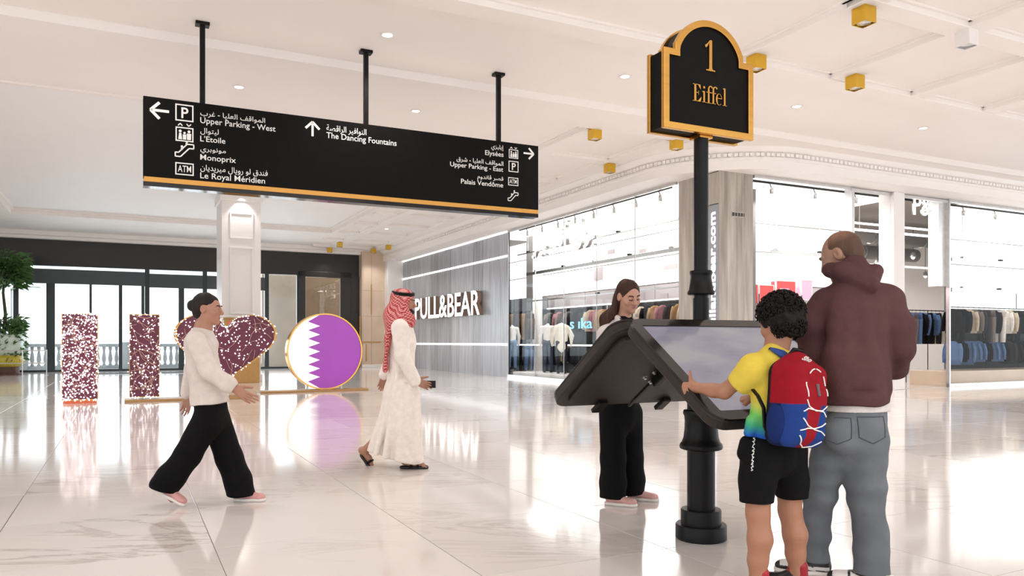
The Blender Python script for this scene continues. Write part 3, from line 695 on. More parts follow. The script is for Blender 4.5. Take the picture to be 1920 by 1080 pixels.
GL = {'E': (.66, [[(.11, 0), (.25, 0), (.25, 1), (.11, 1)], [(0, 0), (.56, 0), (.56, .035), (0, .035)], [(0, .965), (.55, .965), (.55, 1), (0, 1)], [(.25, .49), (.42, .49), (.42, .53), (.25, .53)], [(.4, .39), (.425, .39), (.425, .63), (.4, .63)], [(.38, .965), (.555, .73), (.575, .73), (.55, 1)], [(.36, .035), (.56, 0), (.63, .28), (.605, .28)]]),
      'i': (.33, stem(.66) + [disc(.157, .88, .075, 12)]), 'l': (.33, stem(1.04)),
      'f': (.34, [[(.1, 0), (.215, 0), (.215, .82), (.1, .82)], [(0, .61), (.36, .61), (.36, .655), (0, .655)]] + foot(0, .335) + arc_strip(.31, .8, .21, .24, 180, 55, lambda t: .105) + [disc(.405, .945, .055, 10)]),
      'e': (.5, arc_strip(.235, .325, .23, .345, 8, 315, lambda t: .035 + .085 * max(0, -math.cos(t))) + [[(.1, .365), (.455, .365), (.455, .405), (.1, .405)]])}
def serif_word(s_, x0, x1, z0, z1, depth):
    tot = sum(GL[c][0] for c in s_); k = (x1 - x0) / tot; kz = z1 - z0; out = []; x = x0
    for c in s_:
        m = MB()
        for P in GL[c][1]: m.prism([(x + p[0] * k, z0 + p[1] * kz) for p in P], -depth, 0, 'y')
        out.append(m); x += GL[c][0] * k
    return out
for m in serif_word('Eiffel', -.13, .14, 2.695, 2.80, .008): m.build('letter', M['gold'], bx, (0, -.07, 0))
# ================================================================== SHOP ON THE CORNER
AL, BF = 11.7, 13.3
def streaks(name, c0, c1, rough):
    m = mat(name, c0, rough, var=.1, scale=1.2, stretch=(1, 1, .12)); nt = m.node_tree; L = nt.links.new; p = nt.nodes['Principled BSDF']
    tc = nd(nt, 'ShaderNodeTexCoord'); oi = nd(nt, 'ShaderNodeObjectInfo'); mp = nd(nt, 'ShaderNodeMapping'); mp.inputs['Scale'].default_value = (5, 5, .45); L(tc.outputs['Object'], mp.inputs[0])
    n = nd(nt, 'ShaderNodeTexNoise', Scale=1.6, Detail=6.0); L(mp.outputs[0], n.inputs[0])
    ad = nd(nt, 'ShaderNodeMath', operation='MULTIPLY_ADD'); L(oi.outputs['Random'], ad.inputs[0]); ad.inputs[1].default_value = .3; L(n.outputs[0], ad.inputs[2])
    cr = nd(nt, 'ShaderNodeValToRGB'); L(ad.outputs[0], cr.inputs[0]); e = cr.color_ramp.elements
    e[0].position = .35; e[0].color = (*c0, 1); e[1].position = .95; e[1].color = (*c1, 1); L(cr.outputs[0], p.inputs['Base Color']); return m
M['grey_wood'] = streaks('grey_board', srgb(138, 137, 142), srgb(192, 195, 204), .3)
M['col_stone'] = streaks('column_stone', srgb(142, 132, 122), srgb(196, 188, 180), .35)
M['dark_wall'] = mat('charcoal_wall', (0.012, 0.012, 0.013), 0.6)
M['lilac'] = mat('pale_grey_panel', srgb(196, 188, 190), 0.5, var=.02)
M['grey_ceiling'] = mat('shop_ceiling', srgb(140, 132, 126), 0.6, var=.05)
M['shop_floor'] = mat('shop_floor', srgb(200, 190, 182), 0.15, var=.04)

# grey boarded wall with light lines and the shop's name
gw = struct('wall_shop', MB().box(AL + .02, AL + .06, 23.75, 35.5, 0, 5.05), M['dark_wall'])
b_ = 23.75
k = 0
while b_ < 35.4:
    wd = (.62, .8, .7, .9, .75)[k % 5]; b1 = min(b_ + wd, 35.5); k += 1
    MB().box(AL - .002 * (k % 3), AL + .02, b_ + .003, b1 - .003, 0.0, 5.04).build('wall_board', M['grey_wood'], gw); b_ = b1
for z, b0, b1 in ((5.0, 23.8, 35.4), (4.16, 23.8, 35.4), (1.12, 23.8, 35.4)):
    MB().box(AL - .02, AL + .01, b0, b1, z - .035, z + .035).build('light_line', M['led'], gw)
struct('trim_3', MB().box(10.95, AL + .4, 35.0, 35.55, 0, 5.05), M['white'], bevel=.01)
def letters(s, x0, x1, z0, z1, depth, m_side, m_face, parent, y=0.0, face_t=.01):
    tot, co = text_mesh(s); W_ = co[:, 0].max() - co[:, 0].min(); off = co[:, 0].min(); sc = (x1 - x0) / W_; bpy.data.meshes.remove(tot)
    for i, ch in enumerate(s):
        me, c = text_mesh(s[:i + 1]); r = c[:, 0].max(); bpy.data.meshes.remove(me)
        me, c = text_mesh(ch, bold=.008); wd = c[:, 0].max() - c[:, 0].min(); bpy.data.meshes.remove(me)
        xa = x0 + (r - off - wd) * sc; xb = x0 + (r - off) * sc
        o = link('letter', text_fit(ch, xa, xb, z0, z1, depth / 2, bold=.008), m_side, parent, (0, y, 0))
        link('letter_face', text_fit(ch, xa, xb, z0, z1, face_t / 2, bold=.008), m_face, o, (0, -depth / 2 - face_t / 2, 0))
ROT_S = TH - math.pi / 2                          # for things on the shop's side wall: local x runs towards us along the wall
nm = thing('shop_sign', 'white lit letters PULL&BEAR standing off the grey boarded wall', 'sign', B(AL, b_at(789, AL)), ROT_S)
M['copper'] = mat('copper_return', srgb(170, 140, 122), 0.35, metal=.5)
letters('PULL&BEAR', 0, b_at(789, AL) - b_at(904, AL - .15), 2.2, 3.1, .16, M['copper'], M['led'], nm, -.17)

# glass fronts, mullions, low plinth
def shopglass(n, pts, horiz=()):                  # pts: bay edges along the wall; side True for the left front
    return None
wl = struct('window_6', MB().box(AL - .04, AL + .04, 14.7, 23.75, 0, .1).box(AL - .03, AL + .03, 14.7, 23.75, 4.95, 5.03), M['steel'])
ed = [14.7, 16.4, 18.2, 20.0, 21.8, 23.75]
for x0, x1 in zip(ed, ed[1:]):
    MB().box(AL, AL + .012, x0 + .004, x1 - .004, .1, 4.95).build('pane', M['glass'], wl)
for x in ed[1:-1]: MB().box(AL - .005, AL + .02, x - .004, x + .004, .1, 4.95).build('glass_joint', M['steel'], wl)
c0, c1, c2, c3 = a_at(1596, BF), a_at(1670, BF), a_at(1690, BF), a_at(1777, BF)
wr = struct('window_7', MB().box(12.78, c0, BF - .04, BF + .04, 0, .1).box(12.78, c0, BF - .03, BF + .03, 4.95, 5.03).box(c0 - .04, c0, BF - .05, BF + .05, 0, 5.0), M['steel'])
for x0, x1 in ((12.78, 13.9), (13.9, 15.0), (15.0, c0 - .04)): MB().box(x0 + .004, x1 - .004, BF, BF + .012, .1, 4.95).build('pane', M['glass'], wr)
wq = struct('window_8', MB().box(c3, 27, BF - .04, BF + .04, 0, .1).box(c3, 27, BF - .03, BF + .03, 4.95, 5.03).box(c3, c3 + .05, BF - .05, BF + .05, 0, 5.0), M['steel'])
ed = [c3 + .05, 21.6, 23.3, 25.0, 27.0]
for x0, x1 in zip(ed, ed[1:]): MB().box(x0 + .004, x1 - .004, BF, BF + .012, .1, 4.95).build('pane', M['glass'], wq)
wd_ = struct('door_2', MB().box(c0, c0 + .06, BF - .05, BF + .2, 0, 5).box(c2, c2 + .05, BF - .05, BF + .2, 0, 5).box(c3 - .3, c3, BF + .05, BF + .35, 2.7, 5.0).box(c2, c3, BF - .02, BF + .06, 4.93, 5.0).box(c0, c1, BF - .02, BF + .06, 4.93, 5.0), M['steel'])
MB().box(c0 + .06, c1, BF, BF + .012, 0, 4.93).build('pane', M['glass'], wd_)
MB().box(c2 + .05, c3 - .3, BF + .02, BF + .032, 2.9, 4.93).build('pane', M['glass'], wd_)
struct('pillar_shop', MB().box(c1, c2, BF - .1, BF + .35, 0, 5.02), M['white'], bevel=.01)
struct('shop_floor', MB().box(AL + .05, 30, BF + .05, 34, -.02, .012), M['shop_floor'])
pl = struct('plinth_1', MB().box(AL + .1, 12.85, 15.0, 23.6, 0, .2), M['white'], bevel=.01)
struct('plinth_2', MB().box(c3 + .1, 27, BF + .1, BF + 1.2, 0, .42), M['beige'], bevel=.01)
# corner column: boards on two faces, with the upright lit name between
cl = struct('column', MB().box(11.78, 12.74, 13.33, 14.66, 0, 5.03), M['dark_wall'])
for x0, x1 in ((11.76, 12.0), (12.0, 12.27), (12.27, 12.5), (12.5, 12.76)): MB().box(x0 + .002, x1 - .002, BF, BF + .03, 0, 5.02).build('column_board', M['col_stone'], cl)
for y0, y1 in ((13.63, 13.98), (13.98, 14.32), (14.32, 14.68)): MB().box(11.745, 11.78, y0 + .002, y1 - .002, 0, 5.02).build('column_board', M['col_stone'], cl)
M['grey_plate'] = mat('grey_sign_plate', srgb(150, 152, 160), .5, var=.02)
vs_ = thing('shop_sign', 'upright lit white letters pullandbear.com on the corner column', 'sign', B(11.745, 13.63), TH)
MB().box(0, .03, -.32, 0, 0, 4.28).build('sign_plate', M['grey_plate'], vs_)
MB().box(0, .03, -.32, 0, 4.3, 5.0).build('upper_plate', M['col_stone'], vs_)
mx = Matrix(((0, 1, 0, 0), (0, 0, 1, 0), (1, 0, 0, 0), (0, 0, 0, 1)))
link('lettering', text_fit('pullandbear.com', 1.36, 4.12, -.30, -.03, .006, bold=.02), M['led'], vs_, mx=mx)
bar = thing('label_strip', 'small strip of dark bar marks on the right face of the corner column', 'label', B(12.1, BF - .004, 0), TH)
MB().box(.02, .42, -.004, .002, 4.02, 4.14).build('backing', M['col_stone'], bar)
for i in range(22):
    if i % 5 == 4: continue
    MB().box(.04 + .0165 * i, .04 + .0165 * i + (.009 if i % 3 else .013), -.007, -.003, 4.04, 4.12).build('bar_mark', M['black'], bar)

# white display walls, built of panels with added glow
M['seam_grey'] = mat('seam_grey', srgb(120, 114, 112), .6)
def panel_wall(n, x0, x1, y, zs, nx, side, m='glowing'):
    s_ = MB().box(x0, x1, y + .03, y + .2, 0, 5.1) if side == 'f' else MB().box(y + .03, y + .2, x0, x1, 0, 5.1)
    o = struct('wall_display_%d' % n, s_, M['seam_grey'])
    for z0, z1, mm in zs:
        for i in range(nx):
            p0 = x0 + (x1 - x0) * i / nx + .014; p1 = x0 + (x1 - x0) * (i + 1) / nx - .014
            b_ = MB().box(p0, p1, y, y + .03, z0 + .018, z1 - .018) if side == 'f' else MB().box(y, y + .03, p0, p1, z0 + .018, z1 - .018)
            b_.build('wall_panel', M[mm], o)
    return o
panel_wall(1, 14.6, 32.0, 13.9, ((2.9, 3.7, 'glowing'), (3.7, 4.4, 'glowing'), (4.4, 5.08, 'glowing'), (2.4, 2.9, 'lilac'), (0.0, 2.4, 'dark_wall')), 9, 's')
panel_wall(2, 12.9, a_at(1593, 15.4), 15.4, ((2.72, 3.6, 'glowing'), (3.6, 4.35, 'glowing'), (4.35, 5.08, 'glowing'), (0, 2.72, 'lilac')), 3, 'f')
panel_wall(3, a_at(1782, 14.9), 28.9, 14.9, ((2.75, 3.55, 'glowing'), (3.55, 4.3, 'glowing'), (4.3, 5.08, 'glowing'), (2.2, 2.75, 'glowing'), (0, 2.2, 'dark_wall')), 4, 'f')
panel_wall(4, 14.15, 29.0, 27.0, ((.3, 1.6, 'white'), (1.6, 3.0, 'glowing'), (3.0, 4.3, 'white')), 8, 'f')
struct('wall_shop_side', MB().box(29.0, 29.2, BF, 30, 0, 5.1), M['white'])
cs_ = struct('ceiling_shop', MB().box(AL + .05, 30, BF + .08, 34, 5.06, 5.2), M['grey_ceiling'])
M['glow_ceiling'] = mat('glow_added_ceiling', (.88, .88, .87), .5, emit=.8, ecol=(1, .985, .965), var=.01)  # plain white ceiling near the shop front, emission added to brighten it
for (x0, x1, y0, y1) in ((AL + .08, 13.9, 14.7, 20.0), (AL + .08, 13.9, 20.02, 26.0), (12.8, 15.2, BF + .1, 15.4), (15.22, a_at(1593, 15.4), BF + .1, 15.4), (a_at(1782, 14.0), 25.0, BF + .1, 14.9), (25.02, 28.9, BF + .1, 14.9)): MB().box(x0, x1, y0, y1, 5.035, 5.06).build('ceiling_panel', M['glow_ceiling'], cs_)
# bars hung on cables in front of the display walls
def hung_bar(label, p0, p1, z, axis, drop_n, thick=.05, m='steel'):
    t = thing('hanging_bar', label, 'rail', B(*p0, 0), TH)
    L_ = (p1[0] - p0[0]) if axis == 'a' else (p1[1] - p0[1])
    bx_ = MB().box(0, L_, -.02, .02, z - thick, z + thick) if axis == 'a' else MB().box(-.02, .02, 0, L_, z - thick, z + thick)
    bx_.build('bar', M[m], t)
    for i in range(drop_n):
        q = L_ * (.08 + .84 * i / max(drop_n - 1, 1)); c = (q, 0) if axis == 'a' else (0, q)
        MB().tube([(*c, z), (*c, 5.03)], .008, 6).build('cable', M['steel'], t)
        MB().box(c[0] - .05, c[0] + .05, c[1] - .05, c[1] + .05, z + thick, z + thick + .05).build('clip', M['black' if i % 2 else 'steel'], t)
hung_bar('grey bar on cables behind the left shop glass', (12.8, 15.6), (12.8, 24.5), 3.62, 'b', 5)
hung_bar('lower thin grey bar behind the left shop glass', (12.9, 15.0), (12.9, 25.0), 2.66, 'b', 3, .02)
hung_bar('upper thin grey bar behind the left shop glass', (12.7, 15.0), (12.7, 25.0), 4.35, 'b', 4, .018)
hung_bar('grey bar with black clips on two cables above the bald man', (a_at(1446, 14.6), 14.6), (a_at(1545, 14.6), 14.6), 3.5, 'a', 2)
hung_bar('long grey bar across the bright panels at far right', (a_at(1784, 14.2), 14.2), (27.5, 14.2), 3.58, 'a', 4)
hung_bar('lower grey bar above the dark clothes at far right', (a_at(1784, 14.3), 14.3), (27.5, 14.3), 2.72, 'a', 4, .06)
def track(label, p0, p1, axis, n):
    t = thing('track_light', label, 'track light', B(*p0, 0), TH); L_ = (p1[0] - p0[0]) if axis == 'a' else (p1[1] - p0[1])
    (MB().box(0, L_, -.02, .02, 4.98, 5.03) if axis == 'a' else MB().box(-.02, .02, 0, L_, 4.98, 5.03)).build('track', M['black'], t)
    for i in range(n):
        q = L_ * (i + .5) / n; c = (q, 0) if axis == 'a' else (0, q)
        h_ = MB().lathe([(0, -.12), (.045, -.12), (.05, .02), (.035, .05), (0, .05)], 12, (c[0] + .05, c[1], 4.86)).build('lamp_head', M['steel'], t, smooth=True)
        MB().lathe([(0, -.122), (.04, -.122), (.04, -.118), (0, -.118)], 10, (c[0] + .05, c[1], 4.86)).build('lens', M['bulb'], h_)
        MB().tube([(c[0], c[1], 4.98), (c[0] + .05, c[1], 4.9)], .012, 6).build('stem', M['black'], t)
track('black light track with small lamp heads along the left shop glass', (11.95, 15.2), (11.95, 23.4), 'b', 8)
track('black light track with small lamp heads above the right shop front', (13.0, 13.75), (26.0, 13.75), 'a', 9)
# tubes, ducts and lamps under the shop's ceiling, seen over the bald man
for (b, z, l) in ((14.4, 4.22, 'front white light tube hung across the shop entrance'), (16.5, 4.86, 'upper white light tube deeper in the shop entrance'), (18.5, 3.9, 'middle white light tube deep inside the shop'), (21.5, 3.75, 'rear white light tube deep inside the shop')):
    t = thing('light_tube', l, 'light', B(a_at(1597, b), b, z), TH)
    MB().tube([(0, 0, 0), (min(a_at(1778, b), 28.7) - a_at(1597, b), 0, 0)], .035, 8).build('tube', M['led'], t)
    for x in (.3, (min(a_at(1778, b), 28.7) - a_at(1597, b)) * .9): MB().tube([(x, 0, .03), (x, 0, 5.04 - z)], .006, 5).build('cable', M['steel'], t)
for (b, z, r, l) in ((17.2, 4.6, .2, 'nearest round duct under the shop ceiling'), (19.6, 4.5, .25, 'second round duct under the shop ceiling'), (22.6, 4.4, .22, 'rear round duct under the shop ceiling')):
    t = thing('air_duct', l, 'duct', B(15.0, b, z), TH)
    MB().tube([(0, 0, 0), (12, 0, 0)], r, 14).build('pipe', M['grey_ceiling'], t, smooth=True)
    for x in (1.5, 4, 6.5, 9): MB().tube([(x, 0, 0), (x + .06, 0, 0)], r + .015, 14).build('joint_ring', M['steel'], t)
q = 0
for (a, b, z) in ((a_at(1645, 18), 18, 3.9), (a_at(1662, 20), 20, 3.75), (a_at(1712, 17.5), 17.5, 4.1), (a_at(1735, 20), 20, 3.8), (a_at(1760, 22), 22, 3.7)):
    q += 1
    t = thing('pendant_spotlight', '%s small lamp hung under the shop ceiling above the bald man' % ('first', 'second', 'third', 'fourth', 'fifth')[q - 1], 'spotlight', B(a, b, z), TH)
    MB().lathe([(0, 0), (.09, 0), (.1, .03), (.06, .16), (0, .18)], 12).build('shade', M['steel'], t, smooth=True); MB().ball((0, 0, -.01), .06, 10, 6).build('bulb', M['bulb'], t); MB().tube([(0, 0, .17), (0, 0, 5.04 - z)], .01, 6).build('stem', M['black'], t)
ps = thing('shop_sign', 'white lit letters P& hung in the shop entrance', 'sign', B(a_at(1712, 13.7), 13.7), TH)
letters('P&', 0, a_at(1746, 13.7) - a_at(1712, 13.7), z_at(400, 18.3, 13.7), z_at(362, 18.3, 13.7), .04, M['steel'], M['led'], ps)
for x in (.1, .4): MB().tube([(x, 0, z_at(362, 18.3, 13.7)), (x, 0, 5.04)], .006, 5).build('cable', M['steel'], ps)
ars = thing('shop_sign', 'large white Arabic letters behind the left shop glass', 'sign', B(12.0, b_at(1001, 12.0)), ROT_S)
bl, br = b_at(1001, 12.0), b_at(1119, 12.0)
o = link('lettering', text_fit(arabic('بول آند بير'), 0, bl - br, 3.95, 4.95, .06), M['steel'], ars)
link('lettering_face', text_fit(arabic('بول آند بير'), 0, bl - br, 3.95, 4.95, .006), M['led'], o, (0, -.07, 0))
# posters and small print on the panels
M['red'] = mat('red_poster', srgb(228, 66, 66), .5, emit=.25, ecol=srgb(240, 70, 70)); M['pink'] = mat('pink_poster', srgb(240, 170, 190), .5, emit=.3, ecol=srgb(245, 160, 190)); M['mark'] = mat('grey_print', srgb(190, 178, 180), .6)
for (u0, u1, v0, v1, m_, l) in ((1424, 1450, 535, 568, 'red', 'plain red poster panel just right of the corner column'), (1456, 1491, 527, 566, 'red', 'red poster panel with pink glow above the curly hair'), (1503, 1522, 526, 562, 'pink', 'pink and white poster panel left of the bald man')):
    (x0, z1), (x1, z0) = PF(u0, v0, 15.2), PF(u1, v1, 15.2)
    t = thing('poster', l, 'poster', B(x0, 15.2), TH); MB().box(0, x1 - x0, 0, .195, z0, z1).build('print', M[m_], t); MB().ring([(-.02, z0 - .02), (x1 - x0 + .02, z0 - .02), (x1 - x0 + .02, z1 + .02), (-.02, z1 + .02)], [(0, z0), (x1 - x0, z0), (x1 - x0, z1), (0, z1)], -.01, .045).build('edge', M['white'], t)
    if '1456' in str(u0): MB().box(.12, .45, -.012, 0, z0 + .15, z0 + .35).build('pink_patch', M['pink'], t)
for (u, v, wd, hh, l) in ((1121, 514, 17, 22, 'grey square graphic on the bright panels, largest of them'), (1145, 472, 14, 6, 'small grey print high on the bright panels, left one'), (1205, 470, 14, 5, 'small grey print high on the bright panels, middle one'), (1257, 500, 24, 6, 'small grey print on the bright panels beside the corner column'), (1204, 556, 5, 15, 'small grey upright print right of the woman'), (1244, 556, 14, 10, 'small grey square print left of the corner column')):
    b0, z1 = PS(u - wd / 2, v - hh / 2, 13.86); b1, z0 = PS(u + wd / 2, v + hh / 2, 13.86)
    t = thing('wall_graphic', l, 'graphic', B(13.87, b0), ROT_S); MB().box(0, b0 - b1, 0, .02, z0, z1).build('print', M['mark'], t)

# ---- clothes on rails
CL = {'black': srgb(24, 22, 24), 'charcoal': srgb(52, 50, 52), 'tan': srgb(172, 138, 98), 'beige': srgb(205, 188, 165), 'grey': srgb(120, 112, 108), 'denim blue': srgb(96, 124, 165), 'white': srgb(232, 226, 218), 'dusty pink': srgb(170, 120, 125), 'brown': srgb(84, 62, 50), 'pale blue': srgb(170, 200, 220)}
CM = {k: mat('cloth_' + k.replace(' ', '_'), c, .85, var=.16, scale=14, bump=.3, bscale=25, spec=.1) for k, c in CL.items()}
def loft(levels, n=12):
    vs = []; m = len(levels)
    for (z, hw, hd, ox) in levels: vs += [(ox + hw * math.cos(2 * math.pi * i / n), hd * math.sin(2 * math.pi * i / n) * (1 + .25 * math.sin(5 * i + z * 9)), z) for i in range(n)]
    fs = [(j * n + i, j * n + (i + 1) % n, (j + 1) * n + (i + 1) % n, (j + 1) * n + i) for j in range(m - 1) for i in range(n)]
    fs = [f[::-1] for f in fs] + [tuple(range(n)), tuple((m - 1) * n + i for i in range(n))[::-1]]
    return vs, fs
GM = {}
def gmesh(kind):
    if kind in GM: return GM[kind]
    if kind == 'jacket':
        b_ = MB().add(*loft([(-.06, .06, .03, 0), (-.09, .11, .04, 0), (-.15, .2, .05, 0), (-.3, .215, .06, 0), (-.55, .21, .065, 0), (-.74, .22, .06, 0)])).mesh('garment', True)
        s_ = [MB().tube([(sd * .19, 0, -.14), (sd * .235, .01, -.3), (sd * .245, .03, -.5), (sd * .235, .05, -.68)], [.05, .055, .048, .04], 8).mesh('sleeve', True) for sd in (-1, 1)]
    elif kind == 'shirt':
        b_ = MB().add(*loft([(-.06, .05, .03, 0), (-.1, .14, .035, 0), (-.15, .2, .04, 0), (-.4, .2, .05, 0), (-.66, .23, .04, 0)])).mesh('garment', True)
        s_ = [MB().tube([(sd * .18, 0, -.14), (sd * .24, 0, -.35), (sd * .25, .02, -.6)], [.045, .045, .035], 8).mesh('sleeve', True) for sd in (-1, 1)]
    else:
        b_ = MB().add(*loft([(-.07, .17, .025, 0), (-.1, .19, .03, 0), (-.3, .2, .04, 0)])).mesh('garment', True)
        s_ = [MB().tube([(sd * .1, 0, -.26), (sd * .105, 0, -.6), (sd * .1, .01, -1.0)], [.1, .085, .075], 8).mesh('trouser_leg', True) for sd in (-1, 1)]
    h_ = MB().tube([(.2, 0, -.14), (0, 0, -.07), (-.2, 0, -.14)], .008, 5).tube([(0, 0, -.07), (0, 0, -.02), (.02, 0, .008), (0, 0, .02), (-.02, 0, .005)], .004, 5).mesh('hanger'); h_.materials.append(M['black'])
    GM[kind] = (b_, s_, h_); return GM[kind]
GC = {}
def gset(kind, colr):
    if (kind, colr) not in GC:
        b_, s_, h_ = gmesh(kind); bb = b_.copy(); bb.materials.append(CM[colr]); ss = []
        for s in s_: s2 = s.copy(); s2.materials.append(CM[colr]); ss.append(s2)
        GC[(kind, colr)] = (bb, ss, h_)
    return GC[(kind, colr)]
ORD = ['first', 'second', 'third', 'fourth', 'fifth', 'sixth', 'seventh', 'eighth', 'ninth', 'tenth', 'eleventh', 'twelfth', 'thirteenth', 'fourteenth', 'fifteenth', 'sixteenth', 'seventeenth', 'eighteenth', 'nineteenth', 'twentieth', 'twenty-first', 'twenty-second', 'twenty-third', 'twenty-fourth', 'twenty-fifth', 'twenty-sixth']
def rack(name, p, axis, L_, z, n, cols, kinds, seed, stand=False, skip=(), light=False):
    r_ = random.Random(seed); t = thing('clothes_rail', 'clothes rail: ' + name, 'rail', B(*p, 0), TH)
    (MB().tube([(0, 0, z), (L_, 0, z)], .014, 8) if axis == 'a' else MB().tube([(0, 0, z), (0, L_, z)], .014, 8)).build('rail', M['black'], t)
    for q in (0.0, .5, 1.0):
        c = (L_ * q, 0) if axis == 'a' else (0, L_ * q); MB().tube([(*c, .02 if stand else z), (*c, z if stand else z + .45)], .012, 8).build('post', M['black'], t)
    if light: (MB().box(0, L_, -.03, .03, z + .06, z + .1) if axis == 'a' else MB().box(-.03, .03, 0, L_, z + .06, z + .1)).build('light_bar', M['led'], t)
    for i in range(n):
        colr, kind = r_.choice(cols), r_.choice(kinds); bb, ss, h_ = gset(kind, colr); q = L_ * (i + .5) / n
        c = (p[0] + q, p[1]) if axis == 'a' else (p[0], p[1] + L_ - q)
        g = thing('hanging_' + kind, '%s %s, %s from the left on the %s' % (colr, kind, ORD[i], name), 'clothes', B(c[0], c[1], z), TH + (math.pi / 2 if axis == 'a' else 0) + r_.uniform(-.22, .22), 'clothes on the ' + name)
        link('hanger', h_, None, g)
        link('garment', bb, None, g)
        for s in ss: link(s.name.split('.')[0], s, None, g)
rack('long upper shop rail', (13.1, 14.9), 'b', 8.6, 2.28, 26, ['tan', 'black', 'black', 'grey', 'black', 'charcoal', 'tan', 'brown', 'charcoal', 'dusty pink', 'beige'], ['jacket', 'jacket', 'shirt'], 3, light=True)
rack('long lower shop rail', (13.2, 19.0), 'b', 4.6, 1.16, 12, ['tan', 'black', 'beige', 'charcoal', 'black'], ['jacket', 'shirt'], 5)
rack('far left upper shop rail', (12.9, 24.3), 'b', 2.8, 2.3, 9, ['tan', 'denim blue', 'black', 'brown', 'beige'], ['jacket', 'trousers'], 8)
rack('far left lower shop rail', (12.9, 24.3), 'b', 2.8, 1.2, 7, ['denim blue', 'black', 'charcoal'], ['trousers'], 9)
rack('rail under the red posters', (13.0, 14.9), 'a', 3.0, 2.0, 14, ['grey', 'black', 'white', 'charcoal', 'dusty pink'], ['jacket', 'shirt'], 12)
rack('rail at the shop entrance', (a_at(1699, 15.2), 15.2), 'a', 1.95, 2.15, 11, ['white', 'denim blue', 'black', 'charcoal', 'black', 'grey'], ['jacket', 'trousers'], 21, True)
rack('right upper shop rail', (a_at(1781, 14.0), 14.0), 'a', 6.2, 2.2, 26, ['black', 'charcoal', 'black', 'grey', 'black', 'beige', 'white'], ['jacket', 'jacket', 'trousers'], 30)
rack('right lower shop rail', (a_at(1781, 14.1), 14.1), 'a', 6.2, 1.3, 22, ['black', 'charcoal', 'black', 'grey', 'denim blue'], ['jacket', 'shirt'], 33)
lb = thing('light_bar', 'white light line low behind the left shop glass', 'light', B(12.72, 19.2), TH); MB().box(-.02, .02, 0, 7.2, 1.08, 1.13).build('tube', M['led'], lb)
for y in (0.0, 2.4, 4.8, 7.2): MB().tube([(0, y, .2), (0, y, 2.3)], .014, 8).build('post', M['steel'], lb)
struct('pillar_inside', MB().box(13.1, 13.5, 24.6, 25.1, 0, 5.05), M['white'], bevel=.01)
M['blue_neon'] = mat('blue_sign', srgb(130, 205, 245), .4, emit=.9, ecol=srgb(120, 200, 245))
nb, nz = PS(1069, 617, 13.3)
ne, _ = PS(1110, 617, 13.3)
ns = thing('neon_sign', 'pale blue lit letters hung between the clothes left of the woman', 'sign', B(12.75, b_at(1069, 12.75)), ROT_S)
link('lettering', text_fit('s ıka', 0, b_at(1069, 12.75) - b_at(1110, 12.75), z_at(617, 12.75, 21.8), z_at(598, 12.75, 21.8), .01), M['blue_neon'], ns)
# dressed mannequins on the plinth
M['cloth_vc'] = mat('painted_cloth', (1, 1, 1), .85, var=.08, scale=20, bump=.25, bscale=120, vcol=True, spec=.18)
M['mann'] = mat('mannequin_white', (.75, .73, .7), .4)
def mannequin(u, a, label, top, leg, big=False):
    b = b_at(u, a); p0 = B(a, b, .2); t = thing('mannequin', label, 'mannequin', p0, 0); o = np.array(p0); P = lambda x, y, z: o + V3(x, y, z)
    w_ = 1.25 if big else 1.0
    f = SDF(.02)
    for s in (-1, 1): f.chain([P(s * .09, 0, 1.0), P(s * .1, 0, .55), P(s * .11, .02, .12)], [.1, .075, .06], .03)
    f.cone(P(-.06, 0, 1.0), P(.06, 0, 1.0), .11, .11, .04)
    solid('trousers', f, M['cloth_vc'], t, p0, leg)
    f = SDF(.02).cone(P(0, 0, 1.42), P(0, 0, 1.02 if not big else .85), .15 * w_, .15 * w_, .03, ((0, 1, 0), .65)).cone(P(-.16, 0, 1.48), P(.16, 0, 1.48), .06, .06, .05)
    for s in (-1, 1): f.chain([P(s * .2, 0, 1.47), P(s * .25 * w_, 0, 1.2), P(s * .24 * w_, .03, .9)], [.065, .06 * w_, .04], .03)
    solid('top', f, M['cloth_vc'], t, p0, top, lambda q: .006 * waves(4, 8, 20, 50, (1, 1, .4))(q))
    MB().lathe([(0, 1.5), (.055, 1.5), (.05, 1.6), (.0, 1.62)], 12).build('neck_cap', M['mann'], t, smooth=True)
    for s in (-1, 1): MB().ball((s * .11, -.04, .045), .05, 10, 6, .9).build('shoe', M['black'], t, smooth=True)
    MB().lathe([(0, 0), (.16, 0), (.16, .012), (0, .012)], 20).build('stand', M['steel'], t)
mannequin(960, 12.35, 'mannequin in white shirt and pale jeans at the left end of the shop glass', lin(232, 228, 222), lin(120, 150, 185))
mannequin(1027, 12.35, 'mannequin in white top and blue jeans on the white plinth', lin(235, 230, 224), lin(62, 66, 88))
mannequin(1053, 12.3, 'mannequin in large white shirt and dark trousers on the white plinth', lin(238, 232, 218), lin(28, 28, 34), True)
# ================================================================== LIT SCULPTURES
M['burgundy'] = mat('burgundy_board', srgb(92, 20, 48), .35, var=.1, scale=5)
M['fairy'] = mat('fairy_light', (1, 1, 1), .4, emit=3.2, ecol=(1, .96, 1))
M['fairy2'] = mat('fairy_light_bright', (1, 1, 1), .4, emit=3.6, ecol=(1, .93, .97))
M['twig'] = mat('champagne_wire', srgb(205, 165, 150), .35, metal=.6)
M['wood_gold'] = mat('gilded_board', srgb(168, 128, 78), .4, metal=.3, var=.1, scale=3, stretch=(1, 6, 6))
def fairy(mb, pts, r):
    for p in pts:
        x, y, z = p; mb.add([(x + r, y, z), (x - r, y, z), (x, y + r, z), (x, y - r, z), (x, y, z + r), (x, y, z - r)],
                            [(0, 2, 4), (2, 1, 4), (1, 3, 4), (3, 0, 4), (2, 0, 5), (1, 2, 5), (3, 1, 5), (0, 3, 5)])
    return mb
